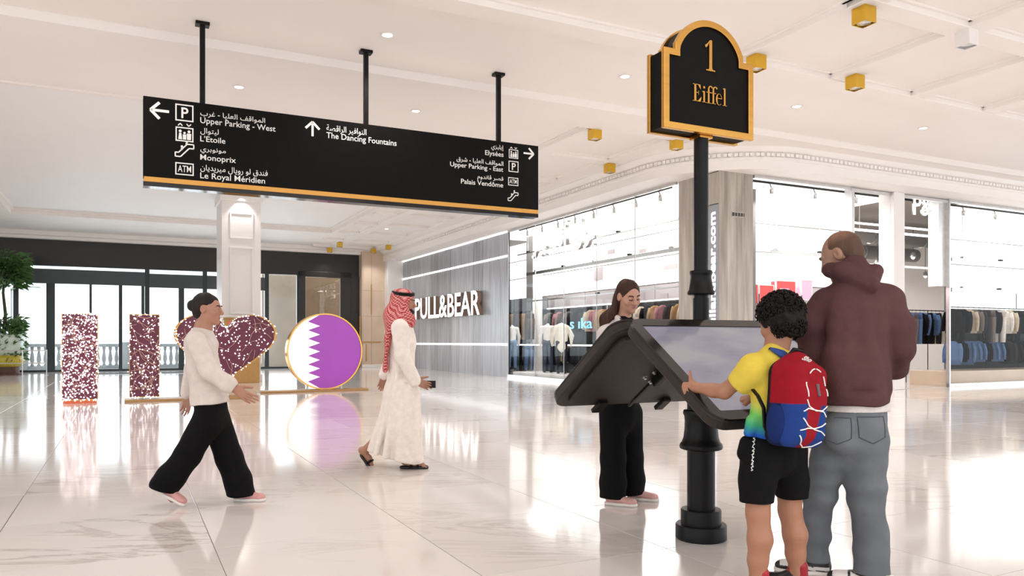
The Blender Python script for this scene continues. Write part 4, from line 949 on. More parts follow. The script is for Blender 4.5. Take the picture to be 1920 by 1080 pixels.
def twigs(mb, x0, x1, z0, z1, n, y, inside, seed):
    r = random.Random(seed)
    for _ in range(n):
        x, z = r.uniform(x0, x1), r.uniform(z0, z1); t = r.uniform(0, 6.28); P = []
        for k in range(5):
            if not inside(x, z): break
            P.append((x, y - r.uniform(0, .01), z)); t += r.uniform(-.5, .5); x += .1 * math.cos(t); z += .1 * math.sin(t)
        if len(P) > 1: mb.tube(P, .0045, 5)
    return mb
def sculpture(name, label, a, b, outline, dep, n_lights, z0, inside, seed, r=.013, base=None, n_edge=80, edge='gold_trim'):
    t = thing(name, label, 'light sculpture', B(a, b), TH); q = random.Random(seed)
    MB().prism(outline, 0, dep, 'y').build('body', M['burgundy'], t)
    cx = sum(p[0] for p in outline) / len(outline); cz = sum(p[1] for p in outline) / len(outline)
    inn = [(cx + (p[0] - cx) * .975, cz + (p[1] - cz) * .985) for p in outline]; out = [(cx + (p[0] - cx) * 1.01, cz + (p[1] - cz) * 1.005) for p in outline]
    MB().ring(out, inn, -.03, .02).build('gold_edge', M[edge], t); MB().ring(out, inn, dep - .02, dep + .02).build('gold_edge', M[edge], t)
    xs, zs = [p[0] for p in outline], [p[1] for p in outline]
    tag(twigs(MB(), min(xs), max(xs), min(zs), max(zs), 60, -.02, inside, seed).build('gold_twigs', M['twig'], t), kind='stuff')
    P = []
    while len(P) < n_lights:
        x, z = q.uniform(min(xs), max(xs)), q.uniform(min(zs), max(zs))
        if inside(x, z): P.append((x, -.035 - q.uniform(0, .03), z))
    k = len(outline)
    for i in range(n_edge):                       # along the edge, front and sides
        j = q.randrange(k); s_ = q.random(); p, p2 = outline[j], outline[(j + 1) % k]
        P.append((p[0] + (p2[0] - p[0]) * s_ + q.uniform(-.03, .03), q.choice([-.05, q.uniform(0, dep)]), p[1] + (p2[1] - p[1]) * s_ + q.uniform(-.02, .02)))
    tag(fairy(MB(), P, r).build('fairy_lights', M['fairy'], t), kind='stuff'); return t
rect = lambda w_, z0, z1: [(-w_, z0), (w_, z0), (w_, z1), (-w_, z1)]
SBb = 17.5
sculpture('letter_sculpture', 'free standing burgundy letter I thick with white fairy lights, far left on the bare floor', a_at(150, SBb), SBb, rect(.31, .07, 1.78), .32, 480, 0, lambda x, z: abs(x) < .31 and .07 < z < 1.78, 3, .0135, n_edge=190)
o = MB().box(-.29, .29, -.02, .34, 0, .07).build('wooden_foot', mat('orange_wood', srgb(190, 92, 52), .45, var=.12), bpy.data.objects['letter_sculpture'])
sculpture('letter_sculpture', 'burgundy letter I with gold twigs and fairy lights on the gilded board', a_at(271, SBb), SBb, rect(.275, .09, 1.78), .3, 150, 0, lambda x, z: abs(x) < .27 and .09 < z < 1.78, 5, .0125, n_edge=120)
hp = []
ha0, ha1 = a_at(328, SBb), a_at(517, SBb); hw = (ha1 - ha0) / 2; hc = (ha0 + ha1) / 2
hz1, hz0 = z_at(590, hc, SBb), z_at(722, hc, SBb)
for i in range(64):
    t_ = 2 * math.pi * i / 64 + .001; hp.append((16 * math.sin(t_) ** 3 / 16, 13 * math.cos(t_) - 5 * math.cos(2 * t_) - 2 * math.cos(3 * t_) - math.cos(4 * t_)))
mn_, mx_ = min(p[1] for p in hp), max(p[1] for p in hp)
hp = [(x * hw, hz0 + (z - mn_) / (mx_ - mn_) * (hz1 - hz0)) for x, z in hp][::-1]
def in_poly(P):
    def f(x, z):
        c = False
        for i in range(len(P)):
            (x0, z0), (x1, z1) = P[i - 1], P[i]
            if (z0 > z) != (z1 > z) and x < (x1 - x0) * (z - z0) / (z1 - z0) + x0: c = not c
        return c
    return f
ht = sculpture('heart_sculpture', 'burgundy heart with gold twigs and white fairy lights behind the walking woman', hc, SBb, hp, .3, 240, 0, in_poly(hp), 8, .0125, n_edge=170)
MB().box(-.05, .05, .1, .2, .05, hz0 + .12).build('post', M['steel'], ht)
bb_ = thing('plinth_board', 'low gilded board under the letter I and the heart', 'plinth', B(a_at(233, 17.34), 17.34), TH)
MB().box(0, hc + .35 - a_at(233, 17.34), -.0, .62, 0, .05).build('board', M['wood_gold'], bb_, bevel=.006)
# the round flag sign
DB = 19.1
dc = a_at(610, DB); dr = (a_at(681, DB) - a_at(538, DB)) / 2; dz = z_at(659, dc, DB)
fd = thing('flag_disc', 'round backlit flag sign, white with a serrated edge to purple, gold rim', 'sign', B(dc, DB), TH + .05)
N_ = 72
circ = [(dr * math.cos(2 * math.pi * i / N_), dz + dr * math.sin(2 * math.pi * i / N_)) for i in range(N_)]
MB().ring([(x * 1.0, z) for x, z in circ], [(x * .965, dz + (z - dz) * .965) for x, z in circ], -.02, .2).build('gold_rim', M['gold'], fd, auto=True)
M['flag_white'] = mat('flag_white', (.9, .9, .9), .15, emit=.55, ecol=(1, 1, 1)); M['flag_purple'] = mat('flag_purple', srgb(140, 40, 152), .12, emit=.27, ecol=srgb(172, 66, 190), var=.1, scale=1.5)
r9 = dr * .968; zz = [(-.235 * dr, -.53 * dr)]
xin, xout = -.46 * dr, -.145 * dr
zig = []; nt_ = 9
for i in range(nt_):
    zb0 = -dr * 1.0 + 2 * dr * i / nt_; zig += [(xin, zb0), (xout, zb0 + dr / nt_)]
zig += [(xin, dr)]
def clipc(P): return [p if math.hypot(*p) <= r9 else (math.copysign(max(0, r9 ** 2 - p[1] ** 2) ** .5, p[0]) if abs(p[1]) < r9 and abs(p[0]) > 1e-6 and r9 ** 2 - p[1] ** 2 < p[0] ** 2 else p[0] * r9 / math.hypot(*p), p[1] if abs(p[1]) < r9 and r9 ** 2 - p[1] ** 2 < p[0] ** 2 else p[1] * r9 / math.hypot(*p)) for p in P]
zc = [p for p in zig if math.hypot(*p) < r9]
a0_, a1_ = math.atan2(zc[-1][1], zc[-1][0]), math.atan2(zc[0][1], zc[0][0])
arcR = [(r9 * math.cos(t), r9 * math.sin(t)) for t in np.linspace(a1_ if a1_ < 0 else a1_ - 6.2832, a0_, 50)]
MB().prism([(x, z + dz) for x, z in arcR + zc[::-1][1:-1]], -.004, .05, 'y').build('purple_field', M['flag_purple'], fd)
arcL = [(r9 * math.cos(t), r9 * math.sin(t)) for t in np.linspace(a0_, (a1_ + 6.2832) if a1_ < 0 else a1_, 40)]
MB().prism([(x, z + dz) for x, z in arcL + zc[1:-1]], -.003, .05, 'y').build('white_field', M['flag_white'], fd)
MB().prism([(x * .95, dz + (z - dz) * .95) for x, z in circ], .06, .2, 'y').build('back', M['white'], fd)
for x in (-.42, .42):
    MB().lathe([(0, 0), (.06, 0), (.06, .012), (.025, .015), (.025, dz - (dr ** 2 - x * x) ** .5 + .03)], 12, (x, .09, .05)).build('foot', M['steel'], fd, smooth=False)
db_ = thing('plinth_board', 'low gilded board under the round flag sign', 'plinth', B(a_at(488, 18.93), 18.93), TH)
MB().box(0, a_at(690, 18.93) - a_at(488, 18.93), -.05, .5, 0, .05).build('board', M['wood_gold'], db_, bevel=.006)
# tan box behind the heart, dark mat inside the doors
gb = thing('tall_box', 'tall tan box with a red label behind the heart, against the white pillar', 'box', B(a_at(420, 24.0), 24.0), TH)
gwid = a_at(487, 24.0) - a_at(420, 24.0); gh = z_at(597, a_at(450, 24.0), 24.0)
MB().box(0, gwid, 0, .6, 0, gh).build('body', mat('tan_board', srgb(186, 142, 84), .5, var=.08), gb, bevel=.015); MB().box(.12, .5, -.01, 0, gh - .22, gh - .1).build('label', M['red'], gb); MB().box(-.02, gwid + .02, -.02, .62, gh - .03, gh + .02).build('lid', M['wood_gold'], gb, bevel=.008)
dm = thing('door_mat', 'long dark mat on the floor inside the glass entrance', 'mat', B(ea(170), 32.3), TH); MB().box(0, ea(425) - ea(170), 0, 1.0, .002, .02).build('mat', mat('dark_mat', (.02, .022, .025), .9, var=.2, bump=.4, bscale=300), dm, bevel=.005); MB().ring([(-.06, -.06), (ea(425) - ea(170) + .06, -.06), (ea(425) - ea(170) + .06, 1.06), (-.06, 1.06)], [(0, 0), (ea(425) - ea(170), 0), (ea(425) - ea(170), 1), (0, 1)], .0015, .014, 'z').build('edge_trim', M['steel'], dm)
# plant at the far left
pt = thing('potted_plant', 'tall green plant in tiered pale planter at the far left by the glazing', 'plant', B(ea(6) + .3, 33.6), TH)
MB().lathe([(0, 0), (.62, 0), (.62, .06), (.5, .08), (.5, .3), (0, .3)], 20).build('planter_base', mat('dark_wood', srgb(92, 62, 48), .5, var=.15), pt)
MB().lathe([(0, .3), (.55, .3), (.68, .5), (.6, .72), (0, .72)], 20).build('planter', mat('yellow_glaze', srgb(196, 176, 60), .3, var=.2), pt, smooth=True)
MB().lathe([(0, .72), (.6, .72), (.72, .9), (.62, 1.12), (.7, 1.3), (.6, 1.5), (.0, 1.5)], 20).build('pale_tier', mat('pale_glaze', srgb(205, 222, 208), .3, var=.1), pt, smooth=True)
MB().tube([(0, 0, 1.4), (.06, 0, 2.2), (-.02, .05, 3.0), (.05, 0, 3.9)], [.07, .055, .045, .03], 8).build('trunk', mat('bark', srgb(70, 76, 56), .8, var=.2, bump=.5), pt, smooth=True)
r_ = random.Random(4)
lf = MB()
for i in range(2200):
    zc_ = r_.choice([1.0, 1.75, 3.6, 3.9, 4.15]); rr = .75 if zc_ > 3 else .6
    t_, rd = r_.uniform(0, 6.28), rr * r_.random() ** .5; c = Vector((rd * math.cos(t_), rd * math.sin(t_), zc_ + r_.uniform(-.4, .35)))
    d = Vector((math.cos(t_) + r_.uniform(-.6, .6), math.sin(t_) + r_.uniform(-.6, .6), r_.uniform(-.7, .5))).normalized(); sd = d.orthogonal().normalized() * .06; up = d.cross(sd).normalized() * .03
    lf.add([c, c + d * .12 + sd + up, c + d * .28, c + d * .12 - sd + up, c + d * .13], [(0, 1, 4), (1, 2, 4), (2, 3, 4), (3, 0, 4)])
tag(lf.build('foliage', mat('leaf_green', srgb(78, 116, 62), .5, var=.3, scale=3), pt), kind='stuff')
rl = thing('guard_rail', 'thin steel guard rail round the plant at far left', 'rail', B(ea(-20), 32.4), TH)
for z in (.45, .9): MB().tube([(0, 0, z), (2.2, 0, z)], .018, 8).build('rail', M['steel'], rl)
for x in (0, .73, 1.46, 2.2): MB().lathe([(0, 0), (.05, 0), (.05, .01), (.018, .012), (.018, .93), (0, .93)], 10, (x, 0, 0)).build('post', M['steel'], rl)
# ================================================================== PEOPLE
M['skin'] = mat('skin', (1, 1, 1), .5, var=.05, scale=12, bump=.06, bscale=220, vcol=True)
M['denim'] = mat('denim', (1, 1, 1), .85, var=.10, scale=16, bump=.25, bscale=260, vcol=True)
M['shoe'] = mat('shoe_leather', (1, 1, 1), .45, var=.04, vcol=True)
M['hair'] = mat('hair', (1, 1, 1), .6, spec=.22, var=.2, scale=30, vcol=True, bump=.4, bscale=90, stretch=(1, 1, .25))
M['rubber'] = mat('white_rubber', srgb(222, 214, 208), .6, var=.04)
M['eye'] = mat('eye_white', srgb(225, 218, 212), .2); M['iris'] = mat('dark_iris', srgb(48, 32, 24), .2); M['brow'] = mat('eyebrow', srgb(52, 34, 26), .8)
Z = V3(0, 0, 1)
def basis(fwd, up=None):                          # columns: right, forward, up
    f = unit(np.array(fwd, float)); u = Z if up is None else unit(np.array(up, float)); r = unit(np.cross(f, u)); u = np.cross(r, f); return np.stack([r, f, u], 1)
def roty(M3, yaw=0, pitch=0, roll=0):             # turn a basis about its own axes
    cy, sy = math.cos(yaw), math.sin(yaw); cp, sp_ = math.cos(pitch), math.sin(pitch); cr, sr = math.cos(roll), math.sin(roll)
    Ry = np.array([[cy, -sy, 0], [sy, cy, 0], [0, 0, 1]]); Rp = np.array([[1, 0, 0], [0, cp, -sp_], [0, sp_, cp]]); Rr = np.array([[cr, 0, sr], [0, 1, 0], [-sr, 0, cr]])
    return M3 @ Ry @ Rp @ Rr
def head(f, c, A, s=1.0, fem=False):              # c: between the ears; A: head basis
    P = lambda x, y, z: c + A @ (V3(x, y, z) * s)
    f.ell(P(0, -.012, .035), V3(.075, .095, .086) * s, .02, A)
    f.ell(P(0, .03, -.01), V3(.064, .066, .085) * s, .03, A)
    f.ell(P(0, .03, -.065), V3(.053 if fem else .058, .062, .05) * s, .03, A)
    f.ell(P(0, .078, -.098), V3(.02 if fem else .026, .02, .018) * s, .025, A)
    for x in (-1, 1):
        f.ell(P(x * .042, .066, -.025), V3(.026, .022, .024) * s, .02, A)
        f.ell(P(x * .033, .104, .008), V3(.019, .02, .013) * s, .012, A, op='sub')
        f.ell(P(x * .032, .079, .006), V3(.0165, .0155, .0145) * s, .004, A)
        f.cone(P(x * .014, .090, .026), P(x * .05, .078, .027), .008 * s, .007 * s, .012)
        f.ell(P(x * .078, -.008, 0), V3(.012, .022, .033) * s, .006, A)
        f.ell(P(x * .086, .0, .003), V3(.006, .011, .018) * s, .004, A, op='sub')
        f.ell(P(x * .012, .104, -.032), V3(.009, .01, .008) * s, .006, A)
    f.cone(P(0, .094, .016), P(0, .115, -.026), .0085 * s, .0125 * s, .012)
    f.cone(P(-.017, .090, -.057), P(.017, .090, -.057), .006 * s, .006 * s, .005); f.cone(P(-.014, .09, -.066), P(.014, .09, -.066), .0075 * s, .0075 * s, .005)
    f.cone(P(-.022, .100, -.0615), P(.022, .100, -.0615), .002 * s, .002 * s, .003, op='sub')
def face_bits(t, base, c, A, s=1.0, looking_down=False):
    P = lambda x, y, z: Vector(c + A @ (V3(x, y, z) * s) - np.array(base))
    for x in (-1, 1):
        m = MB(); m.ball(P(x * .032, .0795 if not looking_down else .0755, .004), .0145 * s, 10, 8); e = m.build('eye', M['eye'], t, smooth=True)
        m = MB(); m.ball(P(x * .032, .0885 if not looking_down else .081, .003), .0068 * s, 8, 6); m.build('iris', M['iris'], e, smooth=True)
        MB().tube([P(x * .014, .099, .0265), P(x * .03, .0975, .0325), P(x * .046, .0875, .0315), P(x * .055, .078, .026)], [.0036 * s, .0046 * s, .004 * s, .002 * s], 6).build('eyebrow', M['brow'], t, smooth=True)
        if looking_down: MB().tube([P(x * .017, .092, .0005), P(x * .03, .0975, -.002), P(x * .047, .088, .001)], .0034 * s, 5).build('eyelash', M['brow'], t, smooth=True)
def skin_col(base, c, A, s=1.0, lips=(158, 92, 84)):
    b = lin(*base); l = lin(*lips)
    def f(P):
        q = (P - c) @ A / s; w_ = np.exp(-(((q[:, 0] / .021) ** 2 + ((q[:, 2] + .0615) / .0105) ** 2) ** 2)) * (q[:, 1] > .07)
        ch = np.exp(-(((np.abs(q[:, 0]) - .045) / .022) ** 2 + ((q[:, 2] + .03) / .022) ** 2)) * (q[:, 1] > .03) * .25
        w_ = np.clip(w_ + ch, 0, 1)[:, None]; return b * (1 - w_) + l * w_
    return f
def hand(f, wr, fd, n, th, s=1.0, curl=(.5, .6, .4), spread=.06, thumb=.5, curls=None):
    # wr wrist, fd finger direction, n the way the palm faces, th towards the thumb
    fd = unit(fd); n = unit(n - fd * np.dot(n, fd)); th = unit(th - fd * np.dot(th, fd) - n * np.dot(th, n))
    Q = lambda x, y, z: wr + (fd * x + th * y + n * z) * s
    for i, y in enumerate((.028, .0095, -.0095, -.028)):
        kx = (.088, .093, .088, .08)[i]; f.cone(Q(.012, y * .62, 0), Q(kx, y, -.002), .0145 * s, .0115 * s, .012)
        L = (.045, .05, .046, .036)[i]; a = 0; p = Q(kx, y, -.002); d0 = fd + th * (y * spread / .028); d0 = unit(d0)
        cu = curls[i] if curls else curl
        for j in range(3):
            a += cu[j]; d = d0 * math.cos(a) + n * math.sin(a); q = p + d * L * s * (1, .62, .5)[j]
            f.cone(p, q, (.0095, .0086, .0078)[j] * s, (.0086, .0078, .0066)[j] * s, .004); p = q
    p0, p1 = Q(.015, .022, .004), Q(.05, .05, .012); f.cone(p0, p1, .016 * s, .0125 * s, .012)
    d = unit(fd * math.cos(thumb) + th * math.sin(thumb) + n * .25); p2 = p1 + d * .034 * s; f.cone(p1, p2, .0115 * s, .0098 * s, .005)
    d = unit(d + n * .12); f.cone(p2, p2 + d * .026 * s, .0098 * s, .0078 * s, .004)
def limb(f, P, r, k=.02): f.chain(P, r, k)
def shoe(t, base, heel, d, L, uppercol, solecol=None, up_h=.075, high=.0, pitch=0.0, m='shoe', solem='rubber', wd=1.0):
    d = unit(np.array([d[0], d[1], 0.0])); rt = V3(d[1], -d[0], 0); dd = d * math.cos(pitch) - Z * math.sin(pitch); uu = Z * math.cos(pitch) + d * math.sin(pitch)
    P = lambda x, y, z: np.array(heel) + dd * x * L + rt * y + uu * z
    A = np.stack([rt, dd, uu], 1)
    f = SDF(.0045)
    f.cone(P(.17, 0, .045), P(.42, 0, .052), .034 * wd, .037 * wd, .02); f.cone(P(.42, 0, .05), P(.8, 0, .033), .04 * wd, .04 * wd, .02, (uu, .75)); f.ell(P(.84, 0, .032), V3(.039 * wd, .15 * L, .026), .015, A)
    f.cone(P(.18, 0, .05), P(.19, 0, up_h + high), .034 * wd, .037 * wd, .015); f.cone(P(.3, 0, .06), P(.33, 0, up_h + high * .9), .03 * wd, .03 * wd, .02)
    f.ell(P(.23, 0, up_h + high + .018), V3(.03 * wd, .1 * L, .03), .004, A, op='sub')
    f.cut(P(0, 0, .014), -uu, .002)
    up = solid('shoe_upper', f, M[m], t, base, (lambda Q: uppercol((Q - np.array(heel)) @ np.stack([dd / L, rt, uu], 1))) if callable(uppercol) else uppercol)
    f = SDF(.0045); f.chain([P(.14, 0, .012), P(.45, 0, .012), P(.85, 0, .012)], [.038 * wd, .038 * wd, .046 * wd], .02, (uu, .55)); f.cut(P(0, 0, .024), uu, .003); f.cut(P(0, 0, 0.0), -uu, .002)
    solid('shoe_sole', f, M['shoe'], t, base, lin(*(solecol or (225, 218, 212))))
    MB().tube([Vector(P(x, y, z) - np.array(base)) for x, y, z in ((.36, -.025, up_h + high * .6), (.42, .02, .083), (.47, -.022, .08), (.53, .02, .074), (.58, -.018, .068))], .0028, 5).build('lace', M['lettering'] if not callable(uppercol) else M['black'], t)
    return up
def person(label, p): return thing('person', label, 'person', (p[0], p[1], 0))

# ---------------------------------------------------------------- 1. bald man in the maroon hoodie
hb = V3(1.735, 3.97, 0)
man = person('bald man seen from behind in maroon hoodie and grey blue jeans at the kiosk', hb)
hf = unit(V3(-.42, .9, 0)); HA = roty(basis(hf), yaw=.38, pitch=-.42)      # head turned left and down
hc_ = W(1579, 480, 4.0)
sk = (150, 112, 92)
f = SDF(.0045)
head(f, hc_, HA, 1.02)
nb_ = W(1601, 522, 3.95); f.cone(hc_ - HA[:, 1] * .035 - Z * .03, nb_, .057, .064, .03)
sL, sR = W(1546, 572, 4.0), W(1660, 570, 3.96); eL, eR = W(1523, 665, 4.02), W(1688, 656, 3.93); wL, wR = W(1546, 708, 4.22), W(1650, 702, 4.16)
pel = W(1602, 800, 3.95); ch = W(1603, 600, 3.97); right = unit(V3(.95, .25, 0)); bf = unit(V3(-.25, .95, 0))
f.cone(ch, pel, .13, .12, .03, (bf, .7)); f.cone(sL, sR, .055, .055, .04); f.cone(nb_, ch, .06, .11, .05)
for s_, e_, w_ in ((sL, eL, wL), (sR, eR, wR)): f.chain([s_, e_, w_], [.052, .042, .031], .02)
hand(f, wL, unit(V3(-.1, .8, -.35)), V3(.5, 0, -.8), V3(.8, .3, .2), 1.03, (.35, .5, .3)); hand(f, wR, unit(V3(-.55, .7, -.35)), V3(-.3, -.2, -.9), V3(-.8, -.4, .2), 1.03, (.35, .5, .3))
hL, hR = W(1563, 830, 3.99), W(1624, 830, 3.93); kL, kR = W(1536, 930, 4.05), W(1624, 925, 3.92); aL, aR = W(1530, 1052, 4.08), W(1634, 1058, 3.87)
aL[2] = .10; aR[2] = .10
for h_, k_, a_ in ((hL, kL, aL), (hR, kR, aR)): f.chain([h_, k_, a_], [.075, .055, .04], .02); f.cone(a_, a_ + V3(-.09, .04, -.066), .034, .022, .02)
solid('body', f, M['skin'], man, hb, skin_col(sk, hc_, HA, 1.02))
face_bits(man, hb, hc_, HA, 1.02)
# cropped hair: a thin cap over crown and sides
f = SDF(.0045); Ph = lambda x, y, z: hc_ + HA @ (V3(x, y, z) * 1.02)
f.ell(Ph(0, -.014, .036), V3(.0768, .0968, .0868) * 1.02, .02, HA); f.ell(Ph(0, -.05, -.02), V3(.062, .055, .055), .03, HA)
f.cut(Ph(0, .035, .03), HA @ V3(0, 1, .3), .01); f.cut(Ph(0, 0, -.05), HA @ V3(0, .3, -1), .01)
for x in (-1, 1): f.ell(Ph(x * .085, .01, -.01), V3(.03, .03, .04), .01, HA, op='sub')
solid('cropped_hair', f, M['hair'], man, hb, lambda P: (lambda t: lin(84, 62, 50) * (1 - t) + lin(142, 104, 84) * t)(np.clip(((P - Ph(0, -.03, .06)) @ HA)[:, 2:3] * 16 + .15, 0, 1)))
# hoodie
f = SDF(.0065)
f.cone(W(1606, 590, 3.96), W(1607, 742, 3.95), .178, .172, .03, (bf, .72)); f.cone(sL + Z * -.02, sR + Z * -.02, .085, .085, .06); f.cone(W(1600, 525, 3.94), W(1602, 575, 3.95), .085, .16, .06, (bf, .75))
f.cone(W(1603, 700, 3.93), W(1605, 735, 3.93), .183, .183, .03, (bf, .76))
f.chain([sL, W(1516, 610, 4.0), eL, W(1534, 700, 4.14), wL], [.088, .086, .074, .066, .05], .03)
f.chain([sR, W(1683, 612, 3.94), eR, W(1680, 686, 4.0), wR], [.09, .086, .074, .066, .05], .03)
f.cone(W(1600, 518, 3.94), W(1598, 500, 3.95), .078, .077, .03)
f.ell(W(1602, 512, 3.885), V3(.125, .062, .05), .02, basis(bf, V3(.1, .35, 1))); f.cone(W(1588, 512, 3.885), W(1632, 532, 3.835), .05, .038, .03); f.cone(W(1640, 508, 3.93), W(1633, 538, 3.84), .035, .022, .03); f.cone(W(1556, 506, 3.95), W(1580, 506, 3.87), .042, .04, .03)
f.ell(hc_ + V3(0, .01, -.02), V3(.082, .1, .1), .012, HA, op='sub')
f.cone(W(1632, 512, 3.80), W(1631, 545, 3.80), .004, .004, .015, op='sub')
f.cone(W(1500, 739, 3.79), W(1700, 733, 3.79), .012, .012, .02, op='sub')
for (u0, v0, u1, v1, Yf, r) in ((1590, 600, 1572, 725, 3.845, .018), (1612, 570, 1640, 735, 3.84, .016), (1643, 590, 1664, 730, 3.865, .016), (1566, 590, 1556, 700, 3.865, .016)): f.cone(W(u0, v0, Yf), W(u1, v1, Yf), r * .6, r * 1.1, .055)
f.cut(W(1600, 757, 3.95), -Z, .006)
for cyc in ([W(1555, 548, 3.80), W(1549, 585, 3.82), W(1552, 625, 3.83)], [W(1655, 548, 3.80), W(1664, 590, 3.81), W(1662, 630, 3.82)]): f.chain(cyc, [.004, .004, .004], .022, op='sub')
wv1, wv2 = waves(11, 14, 10, 26, (1.2, 1.2, .35)), waves(5, 12, 30, 60, (.7, .7, 1))
armm = lambda P: np.clip((np.abs((P - ch) @ right) - .16) / .05, 0, 1)
solid('hoodie', f, M['cloth_vc'], man, hb, lambda P: lin(82, 54, 55) * (1 + .10 * np.clip(wv1(P), -1, 1))[:, None], lambda P: .0075 * wv1(P) + .0045 * wv2(P) * (.35 + armm(P)), 2)
f = SDF(.0065).cone(W(1606, 740, 3.95), W(1606, 766, 3.95), .173, .173, .02, (bf, .75)).cut(W(1600, 770, 3.95), -Z, .004).cut(W(1600, 748, 3.95), Z, .004)
solid('undershirt', f, M['cloth_vc'], man, hb, lin(214, 206, 202))
# jeans
f = SDF(.006)
f.cone(W(1605, 768, 3.95), W(1603, 815, 3.95), .158, .165, .04, (bf, .78)); f.ell(W(1575, 812, 3.87), V3(.085, .06, .09), .04); f.ell(W(1630, 812, 3.87), V3(.085, .06, .09), .04)
f.chain([hL, kL, W(1530, 1000, 4.08), V3(aL[0], aL[1], .055)], [.102, .078, .067, .07], .03)
f.chain([hR, kR, W(1632, 1000, 3.89), V3(aR[0] + .005, aR[1], .055)], [.108, .088, .08, .088], .03)
f.cone(W(1586, 855, 3.95), W(1600, 905, 3.93), .05, .03, .05)
f.cone(W(1602, 790, 3.8), W(1598, 850, 3.8), .003, .003, .02, op='sub')
f.cut(W(1600, 766, 3.95), Z, .004); f.cut(V3(0, 0, .072), -Z, .004)
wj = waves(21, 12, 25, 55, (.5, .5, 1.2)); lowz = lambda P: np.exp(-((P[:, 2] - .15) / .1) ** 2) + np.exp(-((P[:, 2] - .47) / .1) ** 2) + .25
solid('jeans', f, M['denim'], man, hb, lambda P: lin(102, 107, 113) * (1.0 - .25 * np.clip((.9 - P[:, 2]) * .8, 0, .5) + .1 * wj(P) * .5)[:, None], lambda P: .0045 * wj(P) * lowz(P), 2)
for (c_, sgn) in ((W(1574, 806, 3.795), -1), (W(1640, 804, 3.79), 1)):                          # back pockets and stitching
    pk = [c_ + V3(x, .0, z) for x, z in ((-.07, .055), (.07, .055), (.066, -.045), (0, -.075), (-.066, -.045))]
    jm = bpy.data.objects['jeans']; bv = BVHTree.FromObject(jm, bpy.context.evaluated_depsgraph_get())
    Q = []
    for i in range(5):
        for q_ in range(6):
            p = pk[i] * (1 - q_ / 6) + pk[(i + 1) % 5] * (q_ / 6) - hb; hit = bv.ray_cast(Vector((p[0], p[1] - .6, p[2])), Vector((0, 1, 0)))
            if hit[0]: Q.append(hit[0] + Vector((0, -.001, 0)))
    MB().tube(Q, .0028, 5, True).build('pocket_seam', mat('seam', srgb(70, 74, 82), .8), man)
def dunk(q):                                     # black and white leather
    x, y, z = q[:, 0], q[:, 1], q[:, 2]; c = np.tile(lin(20, 19, 20), (len(q), 1)); wmask = ((x > .66) & (x < .9) & (z > .042)) | ((x > .3) & (x < .62) & (np.abs(z - (.03 + (x - .3) * .09)) < .011)) | ((x > .08) & (x < .34) & (z < .05) & (z > .03))
    c[wmask] = lin(222, 217, 212); return c
shoe(man, hb, (aL[0] + .085, aL[1] - .03, 0), (-.93, .36), .30, dunk, wd=1.05); shoe(man, hb, (aR[0] + .085, aR[1] - .03, 0), (-.9, .42), .30, dunk, wd=1.05)
hd_ = np.array((aR[0] + .085, aR[1] - .03, 0)); lx = thing
link('heel_lettering', text_fit('NIKE', -.028, .028, .062, .080, .0015, bold=.03), M['lettering'], man, Vector(hd_ - hb + V3(-.035, -.043, 0)), .12)

# ---------------------------------------------------------------- 2. boy with the curly hair
bb0 = V3(1.27, 3.78, 0)
boy = person('boy with curly dark hair in yellow tie-dye T-shirt holding the left edge of the screen', bb0)
hd = unit(V3(-.6, .8, 0)); bc = W(1462, 606, 3.80); BA = roty(basis(unit(V3(-.4, .92, 0))), yaw=.1, pitch=-.3)
f = SDF(.004); head(f, bc, BA, .95); nb_ = W(1456, 655, 3.80); f.cone(bc - Z * .04 - BA[:, 1] * .03, nb_, .044, .05, .03)
sL, sR = W(1413, 690, 3.73), W(1484, 688, 3.88); eL, wL = W(1358, 734, 3.83), W(1307, 727, 3.98); eR, wR = W(1478, 750, 3.99), W(1412, 744, 4.02)
ch, pel = W(1448, 710, 3.80), W(1452, 830, 3.79)
f.cone(ch, pel, .09, .09, .03, (hd, .75)); f.cone(sL, sR, .04, .04, .03); f.cone(nb_, ch, .05, .08, .04)
f.chain([sL, eL, wL], [.045, .036, .027], .02); f.ell(eL * .6 + wL * .4 - Z * .004, V3(.032, .05, .034), .02, basis(wL - eL)); f.chain([sR, eR, wR], [.045, .034, .026], .02)
gd = unit(V3(-.5, .86, 0)); hand(f, wL, unit(V3(-.55, .55, -.08)), unit(V3(.62, .78, -.1)), V3(0, 0, 1), .86, curls=[(.9, 1.1, .5)] * 4, thumb=1.35); hand(f, wR, unit(V3(-.7, .5, -.3)), V3(.3, .3, -.9), V3(-.5, -.8, .2), .85, (.7, .8, .5))
hL, hR = W(1424, 845, 3.75), W(1481, 845, 3.85); kL, kR = W(1421, 962, 3.72), W(1481, 957, 3.85); aL, aR = W(1421, 1085, 3.71), W(1496, 1080, 3.85); aL[2] = aR[2] = .08
for h_, k_, a_ in ((hL, kL, aL), (hR, kR, aR)):
    cf = k_ * .62 + a_ * .38 - V3(*hd[:2], 0) * .012; f.chain([h_, k_], [.078, .056], .02); f.chain([k_, cf, k_ * .3 + a_ * .7, a_], [.053, .058, .047, .037], .02); f.cone(a_, a_ + V3(-.08, .045, -.05), .033, .021, .02)
solid('body', f, M['skin'], boy, bb0, skin_col((164, 114, 88), bc, BA, .95)); face_bits(boy, bb0, bc, BA, .95)
